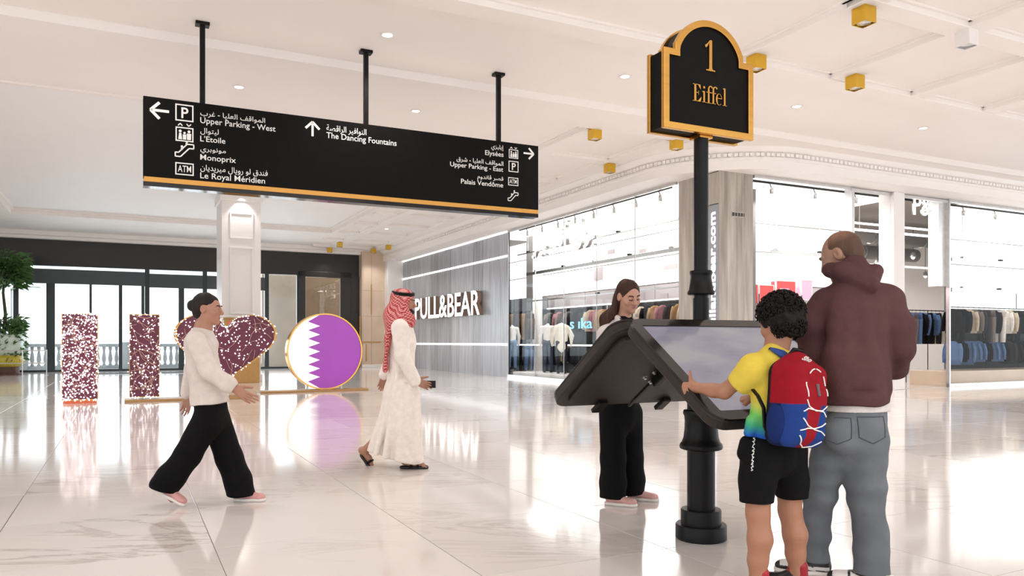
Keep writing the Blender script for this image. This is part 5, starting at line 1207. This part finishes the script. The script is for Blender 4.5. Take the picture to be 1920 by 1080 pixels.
# curls
f = SDF(.006); Pb = lambda x, y, z: bc + BA @ (V3(x, y, z) * .95)
f.ell(Pb(0, -.022, .045), V3(.098, .112, .098), .02, BA); f.ell(Pb(0, -.06, -.025), V3(.082, .055, .065), .04, BA); f.cut(Pb(0, .075, .02), BA @ V3(0, 1, .2), .02)
wc = waves(31, 18, 90, 190)
cap_ = solid('hair_mass', f, M['hair'], boy, bb0, lin(18, 13, 11), lambda P: .006 * wc(P))
q = random.Random(5); m = MB()
for i in range(640):
    th_, ph = q.uniform(0, 6.283), math.acos(q.uniform(-.75, 1)); d = V3(math.sin(ph) * math.cos(th_), math.sin(ph) * math.sin(th_), math.cos(ph))
    if d[1] > .72 and d[2] < .35: continue
    lo_ = d[2] < -.2
    p = (Pb(0, -.022, .045) if not lo_ else Pb(0, -.05, -.01)) + BA @ (d * (V3(.098, .11, .1) if not lo_ else V3(.08, .065, .09))); a = unit(np.cross(d, V3(q.gauss(0, 1), q.gauss(0, 1), q.gauss(0, 1)))); b2 = np.cross(d, a); dirw = BA @ unit(d + a * .5); a, b2 = BA @ a, BA @ b2
    r0 = q.uniform(.006, .0115); n_ = 9; tt = q.uniform(0, 6)
    m.tube([Vector(p - np.array(bb0) + dirw * (-.012 + .032 * k / n_) + (a * math.cos(tt + k * 1.0) + b2 * math.sin(tt + k * 1.0)) * r0) for k in range(n_ + 1)], [.0035] * n_ + [.0015], 4)
hm = m.build('curls', None, boy, smooth=True); hm.data.materials.append(mat('dark_curls', srgb(20, 14, 11), .65, var=.3, spec=.25)); tag(hm, kind='stuff')
# T-shirt
f = SDF(.0055)
f.cone(W(1450, 700, 3.79), W(1449, 800, 3.78), .122, .125, .03, (hd, .78)); f.cone(sL, sR, .062, .062, .05); f.cone(W(1456, 662, 3.79), ch, .06, .115, .05, (hd, .8))
f.cone(sL, W(1388, 716, 3.77), .068, .066, .03); f.cone(sR, W(1490, 725, 3.93), .066, .064, .03); f.cone(W(1449, 790, 3.78), W(1445, 822, 3.78), .126, .128, .02, (hd, .8)); f.cone(W(1410, 790, 3.72), W(1403, 812, 3.70), .03, .02, .03)
f.cone(W(1450, 812, 3.8), W(1450, 845, 3.8), .098, .098, .01, (hd, .75), op='sub')
se = W(1383, 719, 3.77); sd_ = unit(se - sL); f.cone(se + sd_ * .072, se + sd_ * .1, .075, .075, .004, op='sub'); f.cut(W(1450, 822, 3.78), V3(-.15, 0, -1), .004); f.ell(bc - Z * .02, V3(.06, .06, .075), .006, op='sub')
wt, wt2 = waves(41, 10, 8, 20), waves(43, 12, 22, 45, (1, 1, .5))
def tie(P):
    zz_ = P[:, 2] + .03 * wt(P); c = np.tile(lin(214, 188, 74), (len(P), 1)); st = [(.955, (214, 188, 74)), (.90, (206, 208, 96)), (.85, (120, 198, 98)), (.80, (62, 158, 116)), (.76, (32, 84, 178)), (.70, (30, 60, 165))]
    for i in range(3): c[:, i] = np.interp(-zz_, [-s[0] for s in st], [lin(*s[1])[i] for s in st])
    e = np.linalg.norm(P - W(1376, 713, 3.77), axis=1) < .03; c[e] = lin(120, 40, 110); e = np.linalg.norm(P - W(1455, 745, 3.66), axis=1) < .016; c[e] = lin(110, 70, 50); return c
solid('t_shirt', f, M['cloth_vc'], boy, bb0, tie, lambda P: .0035 * wt2(P), 2)
# shorts
f = SDF(.0055); f.cone(W(1451, 815, 3.79), W(1450, 850, 3.79), .122, .126, .03, (hd, .82)); f.chain([hL, W(1421, 900, 3.735), W(1418, 960, 3.72)], [.088, .083, .078], .03); f.chain([hR, W(1483, 900, 3.845), W(1485, 952, 3.845)], [.088, .084, .078], .03)
f.cone(W(1400, 830, 3.72), W(1396, 850, 3.71), .03, .035, .03)
f.cut(W(1418, 942, 3.72), -Z, .004); f.cut(W(1450, 812, 3.79), Z, .004)
ws = waves(51, 12, 25, 50, (1, 1, .5)); solid('shorts', f, M['cloth_vc'], boy, bb0, lin(9, 8, 9), lambda P: .003 * ws(P), 2)
bv = BVHTree.FromObject(bpy.data.objects['shorts'], bpy.context.evaluated_depsgraph_get()); Q = []
for k in range(60):                               # white script print down the left leg
    v = 820 + 62 * k / 59; p = W(1414 + 2.8 * math.sin(k * 1.9) * (.5 + .5 * math.sin(k * .55) ** 2) - 4.0 * k / 59, v + 1.8 * math.cos(k * 1.1 + .5 * math.sin(k * .4)), 3.0); d = Vector((p[0], p[1], p[2] - EYE)).normalized(); h = bv.ray_cast(Vector((0, 0, EYE)) - Vector(bb0), d)
    if h[0]: Q.append(h[0] - d * .002)
if len(Q) > 3: MB().tube(Q, .002, 4).build('script_print', M['lettering'], boy)
red = lambda q_: np.where(((q_[:, 0] < .2) & (q_[:, 2] > .03) | ((q_[:, 2] > .088)))[:, None], lin(150, 16, 30), lin(20, 16, 17))
shoe(boy, bb0, (aL[0] + .055, aL[1] - .035, 0), (-.8, .6), .245, lambda q_: np.where((q_[:, 2] > .07)[:, None], lin(165, 18, 34), lin(22, 18, 18)), high=.045, wd=.92); shoe(boy, bb0, (aR[0] + .05, aR[1] - .035, 0), (-.85, .53), .245, red, high=.04, wd=.92)

# ---------------------------------------------------------------- backpack
bd = unit(V3(.55, -.83, 0)); BX = basis(-bd, V3(.05, .12, 1)); bcx = W(1493, 748, 3.645)
bp = thing('backpack', 'red and blue children\'s backpack with white bungee cords on the boy\'s back', 'backpack', bcx)
PB = lambda x, y, z: bcx + BX @ V3(x, y, z)        # x right, y towards the boy, z up
f = SDF(.0045); f.box(PB(0, .0, -.03), (.085, .035, .145), .05, .03, BX); f.ell(PB(0, .01, .1), V3(.112, .075, .125), .05, BX); f.box(PB(0, -.055, -.065), (.07, .015, .09), .035, .03, BX)
def bpc(P):
    q_ = (P - bcx) @ BX; x, y, z = q_.T; c = np.tile(lin(142, 15, 30), (len(P), 1)); navy = lin(17, 32, 74); blue = lin(30, 58, 122)
    side = (z < -.02 - .12 * np.clip(np.abs(x) - .06, 0, 1)); stripe = (x > -.055 - .0 * z) & (x < .045 + .2 * (z + .02)) ; m_ = side & ~stripe; c[m_] = blue; c[side & (y > -.02)] = navy; c[(y > .045)] = lin(20, 20, 26); return c
solid('pack_body', f, M['cloth_vc'], bp, bcx, bpc, it=2)
bvp = BVHTree.FromObject(bpy.data.objects['pack_body'], bpy.context.evaluated_depsgraph_get())
def on_pack(x, z, off=.003):
    o_ = Vector(BX @ V3(x, -.5, z)); d = Vector(BX @ V3(0, 1, 0)); h = bvp.ray_cast(o_, d); return h[0] - d * off if h[0] else None
def cord(pts, r=.0032, nm='bungee_cord', m_='lettering', n=10):
    Q = []
    for i in range(len(pts) - 1):
        for k in range(n):
            x = pts[i][0] * (1 - k / n) + pts[i + 1][0] * k / n; z = pts[i][1] * (1 - k / n) + pts[i + 1][1] * k / n; h = on_pack(x, z)
            if h: Q.append(h)
    if len(Q) > 2: MB().tube(Q, r, 6).build(nm, M[m_], bp, smooth=True)
def arcp(cx, cz, rx, rz, t0, t1, n=8): return [(cx + rx * math.cos(math.radians(t0 + (t1 - t0) * i / n)), cz + rz * math.sin(math.radians(t0 + (t1 - t0) * i / n))) for i in range(n + 1)]
cc = (.012, .045); rx_, rz_ = .075, .1
for t0, t1 in ((62, 88), (96, 132), (15, 45), (160, 200), (-12, 8)): cord(arcp(*cc, rx_, rz_, t0, t1), n=3)
cord([(-.068, .0), (-.05, -.03), (0, -.048), (.05, -.045), (.09, -.02)]); cord([(-.085, -.055), (-.055, -.04), (0, -.045), (.06, -.05), (.085, -.075)])
cord([(-.085, -.085), (-.05, -.118), (0, -.135), (.05, -.142), (.083, -.16)]); cord([(-.095, -.142), (-.05, -.13), (0, -.13), (.05, -.118), (.085, -.1)])
cord([(-.095, -.165), (-.06, -.205), (-.01, -.222), (.04, -.215), (.08, -.185)])
h1, h2 = on_pack(.018, .075), on_pack(.018, .02)
if h1 and h2: MB().tube([h1, (h1 + h2) / 2, h2], .0085, 8).build('grey_tab', mat('grey_tab', srgb(92, 84, 86), .6), bp)
hh = on_pack(-.03, .178, .004)
sh = text_fit('Sho', -.035, .03, 0, .026, .001, bold=.04)
mxs = Matrix(np.block([[BX @ np.array([[math.cos(.12), 0, math.sin(.12)], [0, 1, .0], [-math.sin(.12), 0, math.cos(.12)]]) @ np.array([[1, 0, 0], [0, .62, .78], [0, -.78, .62]]).T, np.zeros((3, 1))], [np.zeros((1, 3)), np.ones((1, 1))]]).tolist())
if hh: mxs.translation = hh; link('lettering', sh, M['lettering'], bp, mx=mxs)
for sd in (-1, 1):
    f = SDF(.0045); f.ell(PB(sd * .125, .005, -.115), V3(.034, .052, .098), .02, BX); f.cut(PB(0, 0, -.035), BX @ V3(0, -.25, 1), .004); solid('side_pocket', f, M['cloth_vc'], bp, bcx, lin(20, 40, 92))
def strap(nm, pts, m_, wd=.02, thk=.006):
    P = [Vector(p - bcx) for p in pts]; m__ = MB(); n = len(P); vs = []
    for i, p in enumerate(P):
        t_ = (P[min(i + 1, n - 1)] - P[max(i - 1, 0)]).normalized(); s_ = t_.cross(Vector(np.array(bd))).normalized() if abs(t_.dot(Vector(np.array(bd)))) < .95 else Vector(BX[:, 0]); nn = s_.cross(t_).normalized()
        vs += [p + s_ * wd + nn * thk, p - s_ * wd + nn * thk, p - s_ * wd - nn * thk, p + s_ * wd - nn * thk]
    fs = [(i * 4 + k, i * 4 + (k + 1) % 4, i * 4 + 4 + (k + 1) % 4, i * 4 + 4 + k) for i in range(n - 1) for k in range(4)] + [(3, 2, 1, 0), (n * 4 - 4, n * 4 - 3, n * 4 - 2, n * 4 - 1)]
    m__.add(vs, fs).build(nm, m_, bp, smooth=True)
M['strap_blue'] = mat('blue_webbing', srgb(38, 66, 132), .8, var=.1); 
strap('shoulder_strap', [W(1483, 676, 3.69), W(1466, 663, 3.70), W(1449, 654, 3.72), W(1436, 655, 3.77), W(1424, 668, 3.83), W(1420, 690, 3.87)], M['strap_blue'], .019)
strap('shoulder_strap', [W(1497, 678, 3.73), W(1497, 664, 3.79), W(1492, 660, 3.84), W(1484, 672, 3.92)], M['strap_blue'], .019)
strap('lower_strap', [W(1411, 730, 3.69), W(1421, 742, 3.665), W(1432, 765, 3.64), W(1434, 800, 3.63), W(1440, 812, 3.62)], M['black'], .011, .003)
MB().tube([Vector(PB(x, -.005 + .02 * abs(x) / .04, z) - bcx) for x, z in ((-.05, .2), (-.03, .232), (.03, .232), (.05, .2))], .009, 8).build('grab_handle', M['black'], bp, smooth=True)
strap('top_flap', [Vector(PB(-.07, .02, .205)), Vector(PB(0, .012, .228)), Vector(PB(.085, .02, .2))], M['black'], .016, .004) if False else None

# ---------------------------------------------------------------- 3. woman behind the kiosk
wb = V3(.845, 5.9, 0)
wo = person('woman with long brown hair in white jacket standing behind the kiosk screens', wb)
wf = unit(V3(.55, -.83, 0)); wc_ = W(1178, 556, 5.84); WA = roty(basis(unit(V3(.42, -.9, 0))), yaw=0, pitch=-.33, roll=.10)
f = SDF(.0038); head(f, wc_, WA, .97, True); nb_ = W(1168, 606, 5.9); f.cone(wc_ - Z * .05 - WA[:, 1] * .02, nb_, .046, .055, .03)
sR, sL = W(1137, 628, 5.83), W(1200, 626, 6.0); eR, eL = W(1135, 700, 5.74), W(1212, 695, 5.93); wR, wL = W(1160, 720, 5.52), W(1222, 715, 5.72)
ch, pel = W(1168, 650, 5.9), W(1166, 770, 5.9)
f.cone(ch, pel, .11, .12, .03, (wf, .7)); f.cone(sR, sL, .048, .048, .04); f.cone(nb_, ch, .055, .09, .05); f.chain([sR, eR, wR], [.045, .036, .027], .02); f.chain([sL, eL, wL], [.045, .036, .027], .02)
hand(f, wR, unit(V3(.4, -.8, .0)), V3(0, 0, -1), V3(.8, .4, 0), .95, (.35, .4, .3)); hand(f, wL, unit(V3(.3, -.9, .0)), V3(0, 0, -1), V3(-.8, -.4, 0), .95, (.35, .4, .3))
hR, hL = W(1148, 775, 5.86), W(1182, 775, 5.96); kR, kL = W(1149, 860, 5.84), W(1183, 858, 5.98); aR, aL = W(1148, 930, 5.84), W(1190, 928, 6.02); aR[2] = aL[2] = .08
for h_, k_, a_ in ((hR, kR, aR), (hL, kL, aL)): f.chain([h_, k_, a_], [.08, .055, .036], .02); f.cone(a_, a_ + V3(.09, -.04, -.05), .032, .028, .02)
solid('body', f, M['skin'], wo, wb, skin_col((186, 138, 116), wc_, WA, .97, (160, 92, 86))); face_bits(wo, wb, wc_, WA, .97, True)
# hair: parted, swept back behind the ears, falling down the back
f = SDF(.0045); Pw = lambda x, y, z: wc_ + WA @ (V3(x, y, z) * .97)
f.ell(Pw(0, -.018, .04), V3(.083, .103, .093), .02, WA); f.ell(Pw(0, -.06, -.03), V3(.07, .05, .08), .04, WA)
f.ell(Pw(0, .092, -.005), V3(.066, .062, .088), .012, WA, op='sub'); f.cone(Pw(0, .09, .1), Pw(0, 0, .142), .004, .004, .012, op='sub')
for x in (-1, 1): f.ell(Pw(x * .082, .0, -.01), V3(.02, .03, .04), .012, WA, op='sub')
f.chain([Pw(0, -.085, -.02), Pw(-.0, -.11, -.11), W(1137, 600, 5.93), W(1127, 640, 5.98)], [.05, .052, .048, .02], .04, (wf, .7)); f.chain([Pw(.05, -.06, -.03), W(1148, 588, 5.86), W(1137, 612, 5.86)], [.03, .03, .012], .03)
wh = waves(61, 16, 60, 140, (1, 1, .2)); solid('hair', f, M['hair'], wo, wb, lambda P: lin(60, 38, 29) * (1 + .25 * wh(P))[:, None], lambda P: .003 * wh(P))
# black top, white jacket, strap
f = SDF(.006).cone(W(1170, 618, 5.88), W(1168, 740, 5.88), .105, .12, .03, (wf, .8)).cone(W(1172, 606, 5.87), W(1170, 625, 5.86), .062, .085, .03); f.ell(wc_ - Z * .1 + wf * .05, V3(.06, .06, .09), .02, op='sub'); solid('black_top', f, M['cloth_vc'], wo, wb, lin(18, 16, 18))
f = SDF(.006); f.cone(W(1167, 625, 5.91), W(1166, 755, 5.91), .14, .155, .03, (wf, .72)); f.cone(sR, sL, .068, .068, .05); f.chain([sR, eR, wR], [.072, .062, .048], .03); f.chain([sL, eL, wL], [.072, .062, .048], .03); f.cone(W(1166, 610, 5.93), W(1167, 630, 5.92), .07, .12, .04)
# collar and open front
f.chain([W(1150, 606, 5.88), W(1160, 604, 5.99), W(1184, 604, 5.97)], [.03, .03, .03], .02); f.chain([W(1158, 596, 5.82), W(1166, 612, 5.76)], [.028, .03], .02); f.chain([W(1191, 600, 5.9), W(1193, 616, 5.82)], [.022, .026], .02)
f.ell(wc_ - Z * .13 + wf * .03, V3(.055, .055, .06), .015, op='sub'); f.chain([W(1180, 604, 5.74), W(1185, 640, 5.72), W(1186, 760, 5.7)], [.022, .045, .07], .01, op='sub'); f.cut(W(1166, 748, 5.9), -Z, .004)
ww = waves(71, 14, 18, 45, (1, 1, .5)); solid('jacket', f, M['cloth_vc'], wo, wb, lin(206, 196, 193), lambda P: .004 * ww(P), 2)
bvj = BVHTree.FromObject(bpy.data.objects['jacket'], bpy.context.evaluated_depsgraph_get()); Q = []
for (u, v) in ((1150, 588), (1157, 590), (1163, 597), (1169, 604), (1174, 612), (1178, 625), (1181, 645)):
    p = W(u, v, 5.0); d = Vector((p[0], p[1], p[2] - EYE)).normalized(); h = bvj.ray_cast(Vector((0, 0, EYE)) - Vector(wb), d)
    if h[0]: Q.append(h[0] - d * .004)
if len(Q) > 2: MB().tube(Q, .006, 6).build('bag_strap', mat('dark_strap', srgb(58, 46, 44), .7), wo, smooth=True)
def wide_trousers(t, base, P1, P2, waist, fd_, hemz, seed, r=(.1, .1, .108, .12), cutn=None):
    f = SDF(.006); f.cone(waist[0], waist[1], .135, .15, .04, (fd_, .78))
    for P in (P1, P2): f.chain(P, r, .03)
    if cutn:
        for p, n in cutn: f.cut(p, n, .004)
    else: f.cut(V3(0, 0, hemz), -Z, .004)
    w_ = waves(seed, 14, 16, 40, (1, 1, .3)); return solid('trousers', f, M['cloth_vc'], t, base, lin(7, 6, 7), lambda P: .005 * w_(P), 2)
wide_trousers(wo, wb, [hR, kR, W(1149, 905, 5.84), V3(aR[0], aR[1], .0)], [hL, kL, W(1186, 900, 5.99), V3(aL[0] - .02, aL[1], .0)], (W(1166, 738, 5.91), W(1166, 780, 5.91)), wf, .045, 81, (.1, .095, .1, .1))
pink = lambda q_: np.where((q_[:, 2] < .03)[:, None], lin(232, 222, 216), lin(206, 158, 152)); 
shoe(wo, wb, (aR[0] - .06, aR[1] - .0, 0), (.92, -.38), .25, lin(204, 156, 150), wd=.92); shoe(wo, wb, (aL[0] - .06, aL[1] + .01, 0), (.92, -.38), .25, lin(204, 156, 150), wd=.92)

# ---------------------------------------------------------------- 4. walking woman, left
kb = V3(-2.36, 5.87, 0)
wa = person('person walking right in white shirt, wide black trousers and pink sneakers before the heart', kb)
kf = V3(1, 0, 0); kc = W(389, 580, 5.87); KA = roty(basis(V3(1, .05, 0)), pitch=-.06)
f = SDF(.0042); head(f, kc, KA, .98, True); nb_ = W(381, 616, 5.88); f.cone(kc - Z * .04 - V3(.02, 0, 0), nb_, .048, .056, .03)
sR, sL = W(368, 640, 5.74), W(378, 638, 6.02); eR, eL = W(393, 697, 5.68), W(362, 690, 6.1); wR, wL = W(440, 729, 5.71), W(352, 738, 6.06)
ch, pel = W(378, 665, 5.88), W(396, 765, 5.88)
f.cone(ch, pel, .11, .12, .03, (kf, .72)); f.cone(sR, sL, .045, .045, .04); f.cone(nb_, ch, .055, .09, .05); f.chain([sR, eR, wR], [.045, .036, .027], .02); f.chain([sL, eL, wL], [.045, .036, .027], .02)
hand(f, wR, unit(V3(.85, -.02, -.55)), V3(-.1, 1, .1), V3(.5, .1, .8), .98, (.22, .3, .2), .1, .45); hand(f, wL, unit(V3(-.1, 0, -1)), V3(0, -1, 0), V3(1, 0, 0), .95, (.3, .4, .3))
hR, hL = W(388, 790, 5.8), W(404, 788, 5.96); kR, kL = W(352, 853, 5.8), W(430, 858, 5.97); aR, aL = W(306, 913, 5.79), W(452, 926, 5.96); aL[2] = .08
f.chain([hR, kR, aR], [.085, .055, .036], .02); f.chain([hL, kL, aL], [.085, .055, .036], .02); f.cone(aR, aR + V3(.07, 0, -.09), .032, .028, .02); f.cone(aL, aL + V3(.11, 0, -.045), .032, .028, .02)
solid('body', f, M['skin'], wa, kb, skin_col((170, 122, 100), kc, KA, .98)); face_bits(wa, kb, kc, KA, .98)
f = SDF(.005); Pk = lambda x, y, z: kc + KA @ (V3(x, y, z) * .98)
f.ell(Pk(0, -.018, .038), V3(.081, .1, .09), .02, KA); f.ell(Pk(0, -.06, -.02), V3(.065, .05, .06), .03, KA); f.ell(Pk(0, -.112, .02), V3(.045, .042, .042), .012, KA); f.ell(Pk(0, .09, -.02), V3(.066, .068, .08), .012, KA, op='sub')
for x in (-1, 1): f.ell(Pk(x * .082, .0, -.015), V3(.02, .03, .045), .012, KA, op='sub')
wh = waves(62, 16, 60, 140, (1, 1, .2)); solid('hair', f, M['hair'], wa, kb, lambda P: lin(34, 25, 22) * (1 + .2 * wh(P))[:, None], lambda P: .0025 * wh(P))
f = SDF(.006); f.cone(W(377, 655, 5.88), W(393, 748, 5.88), .135, .15, .03, (kf, .82)); f.cone(sR, sL, .066, .066, .05); f.chain([sR, eR, W(428, 720, 5.7), wR], [.075, .066, .058, .046], .03); f.chain([sL, eL, wL], [.072, .06, .048], .03); f.cone(W(382, 615, 5.88), W(379, 640, 5.88), .062, .12, .04); f.cone(W(392, 745, 5.88), W(395, 762, 5.88), .158, .165, .02, (kf, .82))
f.ell(kc - Z * .04, V3(.07, .06, .1), .01, op='sub'); f.cut(W(395, 757, 5.88), V3(.12, 0, -1), .004); f.cut(W(440, 729, 5.71), W(440, 729, 5.71) - eR, .004)
ww = waves(72, 14, 16, 42, (1, 1, .6)); solid('shirt', f, M['cloth_vc'], wa, kb, lin(214, 202, 195), lambda P: .005 * ww(P), 2)
eA = V3(-.74, 0, -.67); wide_trousers(wa, kb, [hR, kR, W(322, 893, 5.8), W(309, 912, 5.79)], [hL, kL, W(447, 900, 5.96), W(455, 935, 5.96)], (W(394, 742, 5.88), W(397, 785, 5.88)), kf, 0, 82, (.105, .1, .1, .105), [(W(309, 918, 5.79), V3(-.35, 0, -1)), (V3(0, 0, .05), -Z)])
hp0 = W(296, 923, 5.79); shoe(wa, kb, V3(aR[0] - .055, aR[1], .115), (1, -.05), .25, lin(206, 150, 146), wd=.92, pitch=.5); shoe(wa, kb, V3(aL[0] - .06, aL[1], 0), (1, -.03), .25, lin(206, 150, 146), wd=.92)

# ---------------------------------------------------------------- 5. man in the white thobe
tb = V3(-1.1, 7.56, 0)
tm = person('man in long white thobe and red checked headscarf walking right past the flag disc', tb)
tc_ = W(757, 567, 7.56); TA = roty(basis(V3(1, -.03, 0)), pitch=-.12); tf = V3(1, 0, 0)
f = SDF(.0045); head(f, tc_, TA, 1.02); nb_ = W(757, 600, 7.57); f.cone(tc_ - Z * .04 - V3(.02, 0, 0), nb_, .055, .062, .03)
sR, sL = W(750, 615, 7.38), W(754, 613, 7.76); eR, eL = W(755, 668, 7.34), W(738, 665, 7.82); wR, wL = W(778, 714, 7.36), W(722, 702, 7.8)
ch, pel = W(754, 640, 7.57), W(752, 735, 7.57)
f.cone(ch, pel, .12, .12, .03, (tf, .75)); f.cone(sR, sL, .05, .05, .04); f.cone(nb_, ch, .06, .1, .05); f.chain([sR, eR, wR], [.05, .04, .03], .02); f.chain([sL, eL, wL], [.05, .04, .03], .02)
hand(f, wR, unit(V3(.9, 0, -.35)), V3(.1, 1, -.1), V3(.3, .1, .9), 1.02, (.3, .4, .3), .08); hand(f, wL, unit(V3(-.3, 0, -1)), V3(0, -1, 0), V3(1, 0, 0), 1.0, (.4, .5, .3))
hR, hL = W(752, 745, 7.48), W(754, 745, 7.66); kR, kL = W(760, 808, 7.50), W(728, 805, 7.67); aR, aL = W(764, 860, 7.47), W(682, 846, 7.67); aR[2] = .09
f.chain([hR, kR, aR], [.085, .055, .037], .02); f.chain([hL, kL, aL], [.085, .055, .037], .02); f.chain([aR + V3(-.03, 0, -.02), aR + V3(.07, 0, -.05), aR + V3(.15, 0, -.06)], [.034, .03, .026], .02); f.chain([aL + V3(-.02, 0, .01), aL + V3(.05, 0, -.07), aL + V3(.08, 0, -.15)], [.034, .03, .024], .02)
for j in range(5): f.cone(aR + V3(.15, -.03 + .015 * j, -.063), aR + V3(.185 - .006 * j, -.034 + .017 * j, -.068), .011, .009, .006)
solid('body', f, M['skin'], tm, tb, skin_col((160, 114, 92), tc_, TA, 1.02)); face_bits(tm, tb, tc_, TA, 1.02)
f = SDF(.005); Pt = lambda x, y, z: tc_ + TA @ V3(x, y, z); f.ell(Pt(0, .06, -.085), V3(.062, .055, .05), .02, TA); f.ell(Pt(0, .1, -.045), V3(.03, .03, .025), .01, TA, op='sub'); f.cut(Pt(0, 0, -.06), TA @ V3(0, -.4, 1), .006); solid('beard', f, M['hair'], tm, tb, lin(34, 26, 24))
f = SDF(.0075)
f.cone(W(754, 640, 7.57), W(752, 740, 7.57), .155, .165, .04, (tf, .8)); f.cone(sR, sL, .075, .075, .06); f.chain([sR, eR, wR], [.085, .07, .058], .03); f.chain([sL, eL, wL], [.085, .07, .058], .03); f.cone(nb_ + Z * .01, ch, .066, .13, .05)
f.cone(W(752, 735, 7.57), W(757, 868, 7.54), .17, .185, .05, (V3(0, 1, 0), .8)); f.cone(W(748, 750, 7.6), W(707, 868, 7.66), .15, .13, .06, (V3(0, 1, 0), .8)); f.cone(W(756, 735, 7.5), W(762, 805, 7.47), .15, .15, .05); f.cone(W(760, 790, 7.5), W(767, 865, 7.48), .14, .135, .04)
for (u0, v0, u1, v1, Yf) in ((745, 700, 722, 860, 7.40), (757, 720, 748, 860, 7.36), (768, 730, 780, 860, 7.36), (735, 720, 705, 850, 7.46)): f.cone(W(u0, v0, Yf), W(u1, v1, Yf), .012, .03, .05)
f.cut(W(757, 862, 7.5), V3(-.18, 0, -1), .005); f.ell(tc_ - Z * .02, V3(.075, .07, .1), .01, op='sub')
ww = waves(73, 14, 12, 34, (1, 1, .25)); solid('thobe', f, M['cloth_vc'], tm, tb, lin(232, 222, 214), lambda P: .004 * ww(P), 2)
# headscarf and cord
f = SDF(.006); f.ell(Pt(0, -.012, .045), V3(.094, .112, .095), .02, TA); f.chain([Pt(0, -.06, -.02), Pt(0, -.09, -.14), W(740, 612, 7.57)], [.095, .105, .1], .05, (V3(1, 0, 0), .75))
for sd in (-1, 1): f.chain([Pt(sd * .085, .02, .0), Pt(sd * .1, .01, -.1), Pt(sd * .13, .0, -.17)], [.035, .035, .04], .04)
f.chain([W(736, 605, 7.5), W(727, 640, 7.46), W(722, 690, 7.45)], [.07, .06, .045], .04, (V3(1, 0, 0), .5)); f.cone(W(757, 598, 7.57), W(748, 606, 7.57), .14, .15, .05, (V3(1, 0, 0), .8))
f.ell(Pt(0, .1, -.03), V3(.068, .085, .09), .012, TA, op='sub')
ws_ = waves(91, 10, 14, 40); 
def check(P):
    q_ = P @ basis(V3(1, .4, .2)); k_ = ((np.floor(q_[:, 0] / .014) + np.floor(q_[:, 2] / .014)) % 2).astype(bool); c = np.tile(lin(166, 46, 50), (len(P), 1)); c[k_] = lin(212, 150, 146); return c
solid('headscarf', f, M['cloth_vc'], tm, tb, check, lambda P: .006 * ws_(P), 2)
for dz_ in (0, .016):
    MB().tube([Vector(Pt(.088 * math.cos(2 * math.pi * i / 28), -.014 + .105 * math.sin(2 * math.pi * i / 28), .078 + dz_ + .012 * math.sin(2 * math.pi * i / 28 - 1.5)) - np.array(tb)) for i in range(28)], .0105, 8, True).build('head_cord', M['black'], tm, smooth=True)
for (a_, pit, nm) in ((aR, 0, 'sandal'), (aL, .95, 'sandal')):
    o_ = a_ + (V3(-.075, 0, -.09) if pit == 0 else V3(-.045, 0, -.035)); dd = V3(math.cos(pit), 0, -math.sin(pit)); uu = V3(math.sin(pit), 0, math.cos(pit)); Q = lambda x, y, z: o_ + dd * x + V3(0, y, 0) + uu * z
    f = SDF(.005); f.chain([Q(.035, 0, .014), Q(.14, 0, .014), Q(.235, 0, .014)], [.038, .036, .046], .02, (uu, .5)); f.cut(Q(0, 0, 0), -uu, .002); so = solid('sandal', f, M['shoe'], tm, tb, lin(26, 22, 20))
    MB().tube([Vector(Q(x, y, z) - np.array(tb)) for x, y, z in ((.11, -.042, .015), (.115, -.036, .06), (.12, 0, .078), (.125, .036, .06), (.13, .042, .015))], .012, 8).tube([Vector(Q(x, y, z) - np.array(tb)) for x, y, z in ((.175, -.045, .015), (.18, -.036, .044), (.185, 0, .054), (.19, .036, .044), (.195, .045, .015))], .011, 8).build('sandal_strap', M['black'], so, smooth=True)
ph_ = thing('phone', 'dark phone in the near hand of the man in the white thobe', 'phone', wR + V3(.12, .025, -.035)); MB().box(-.055, .075, -.004, .004, -.035, .035).build('case', M['black'], ph_, bevel=.003); MB().box(-.05, .07, .004, .005, -.031, .031).build('screen', M['bezel'], ph_)
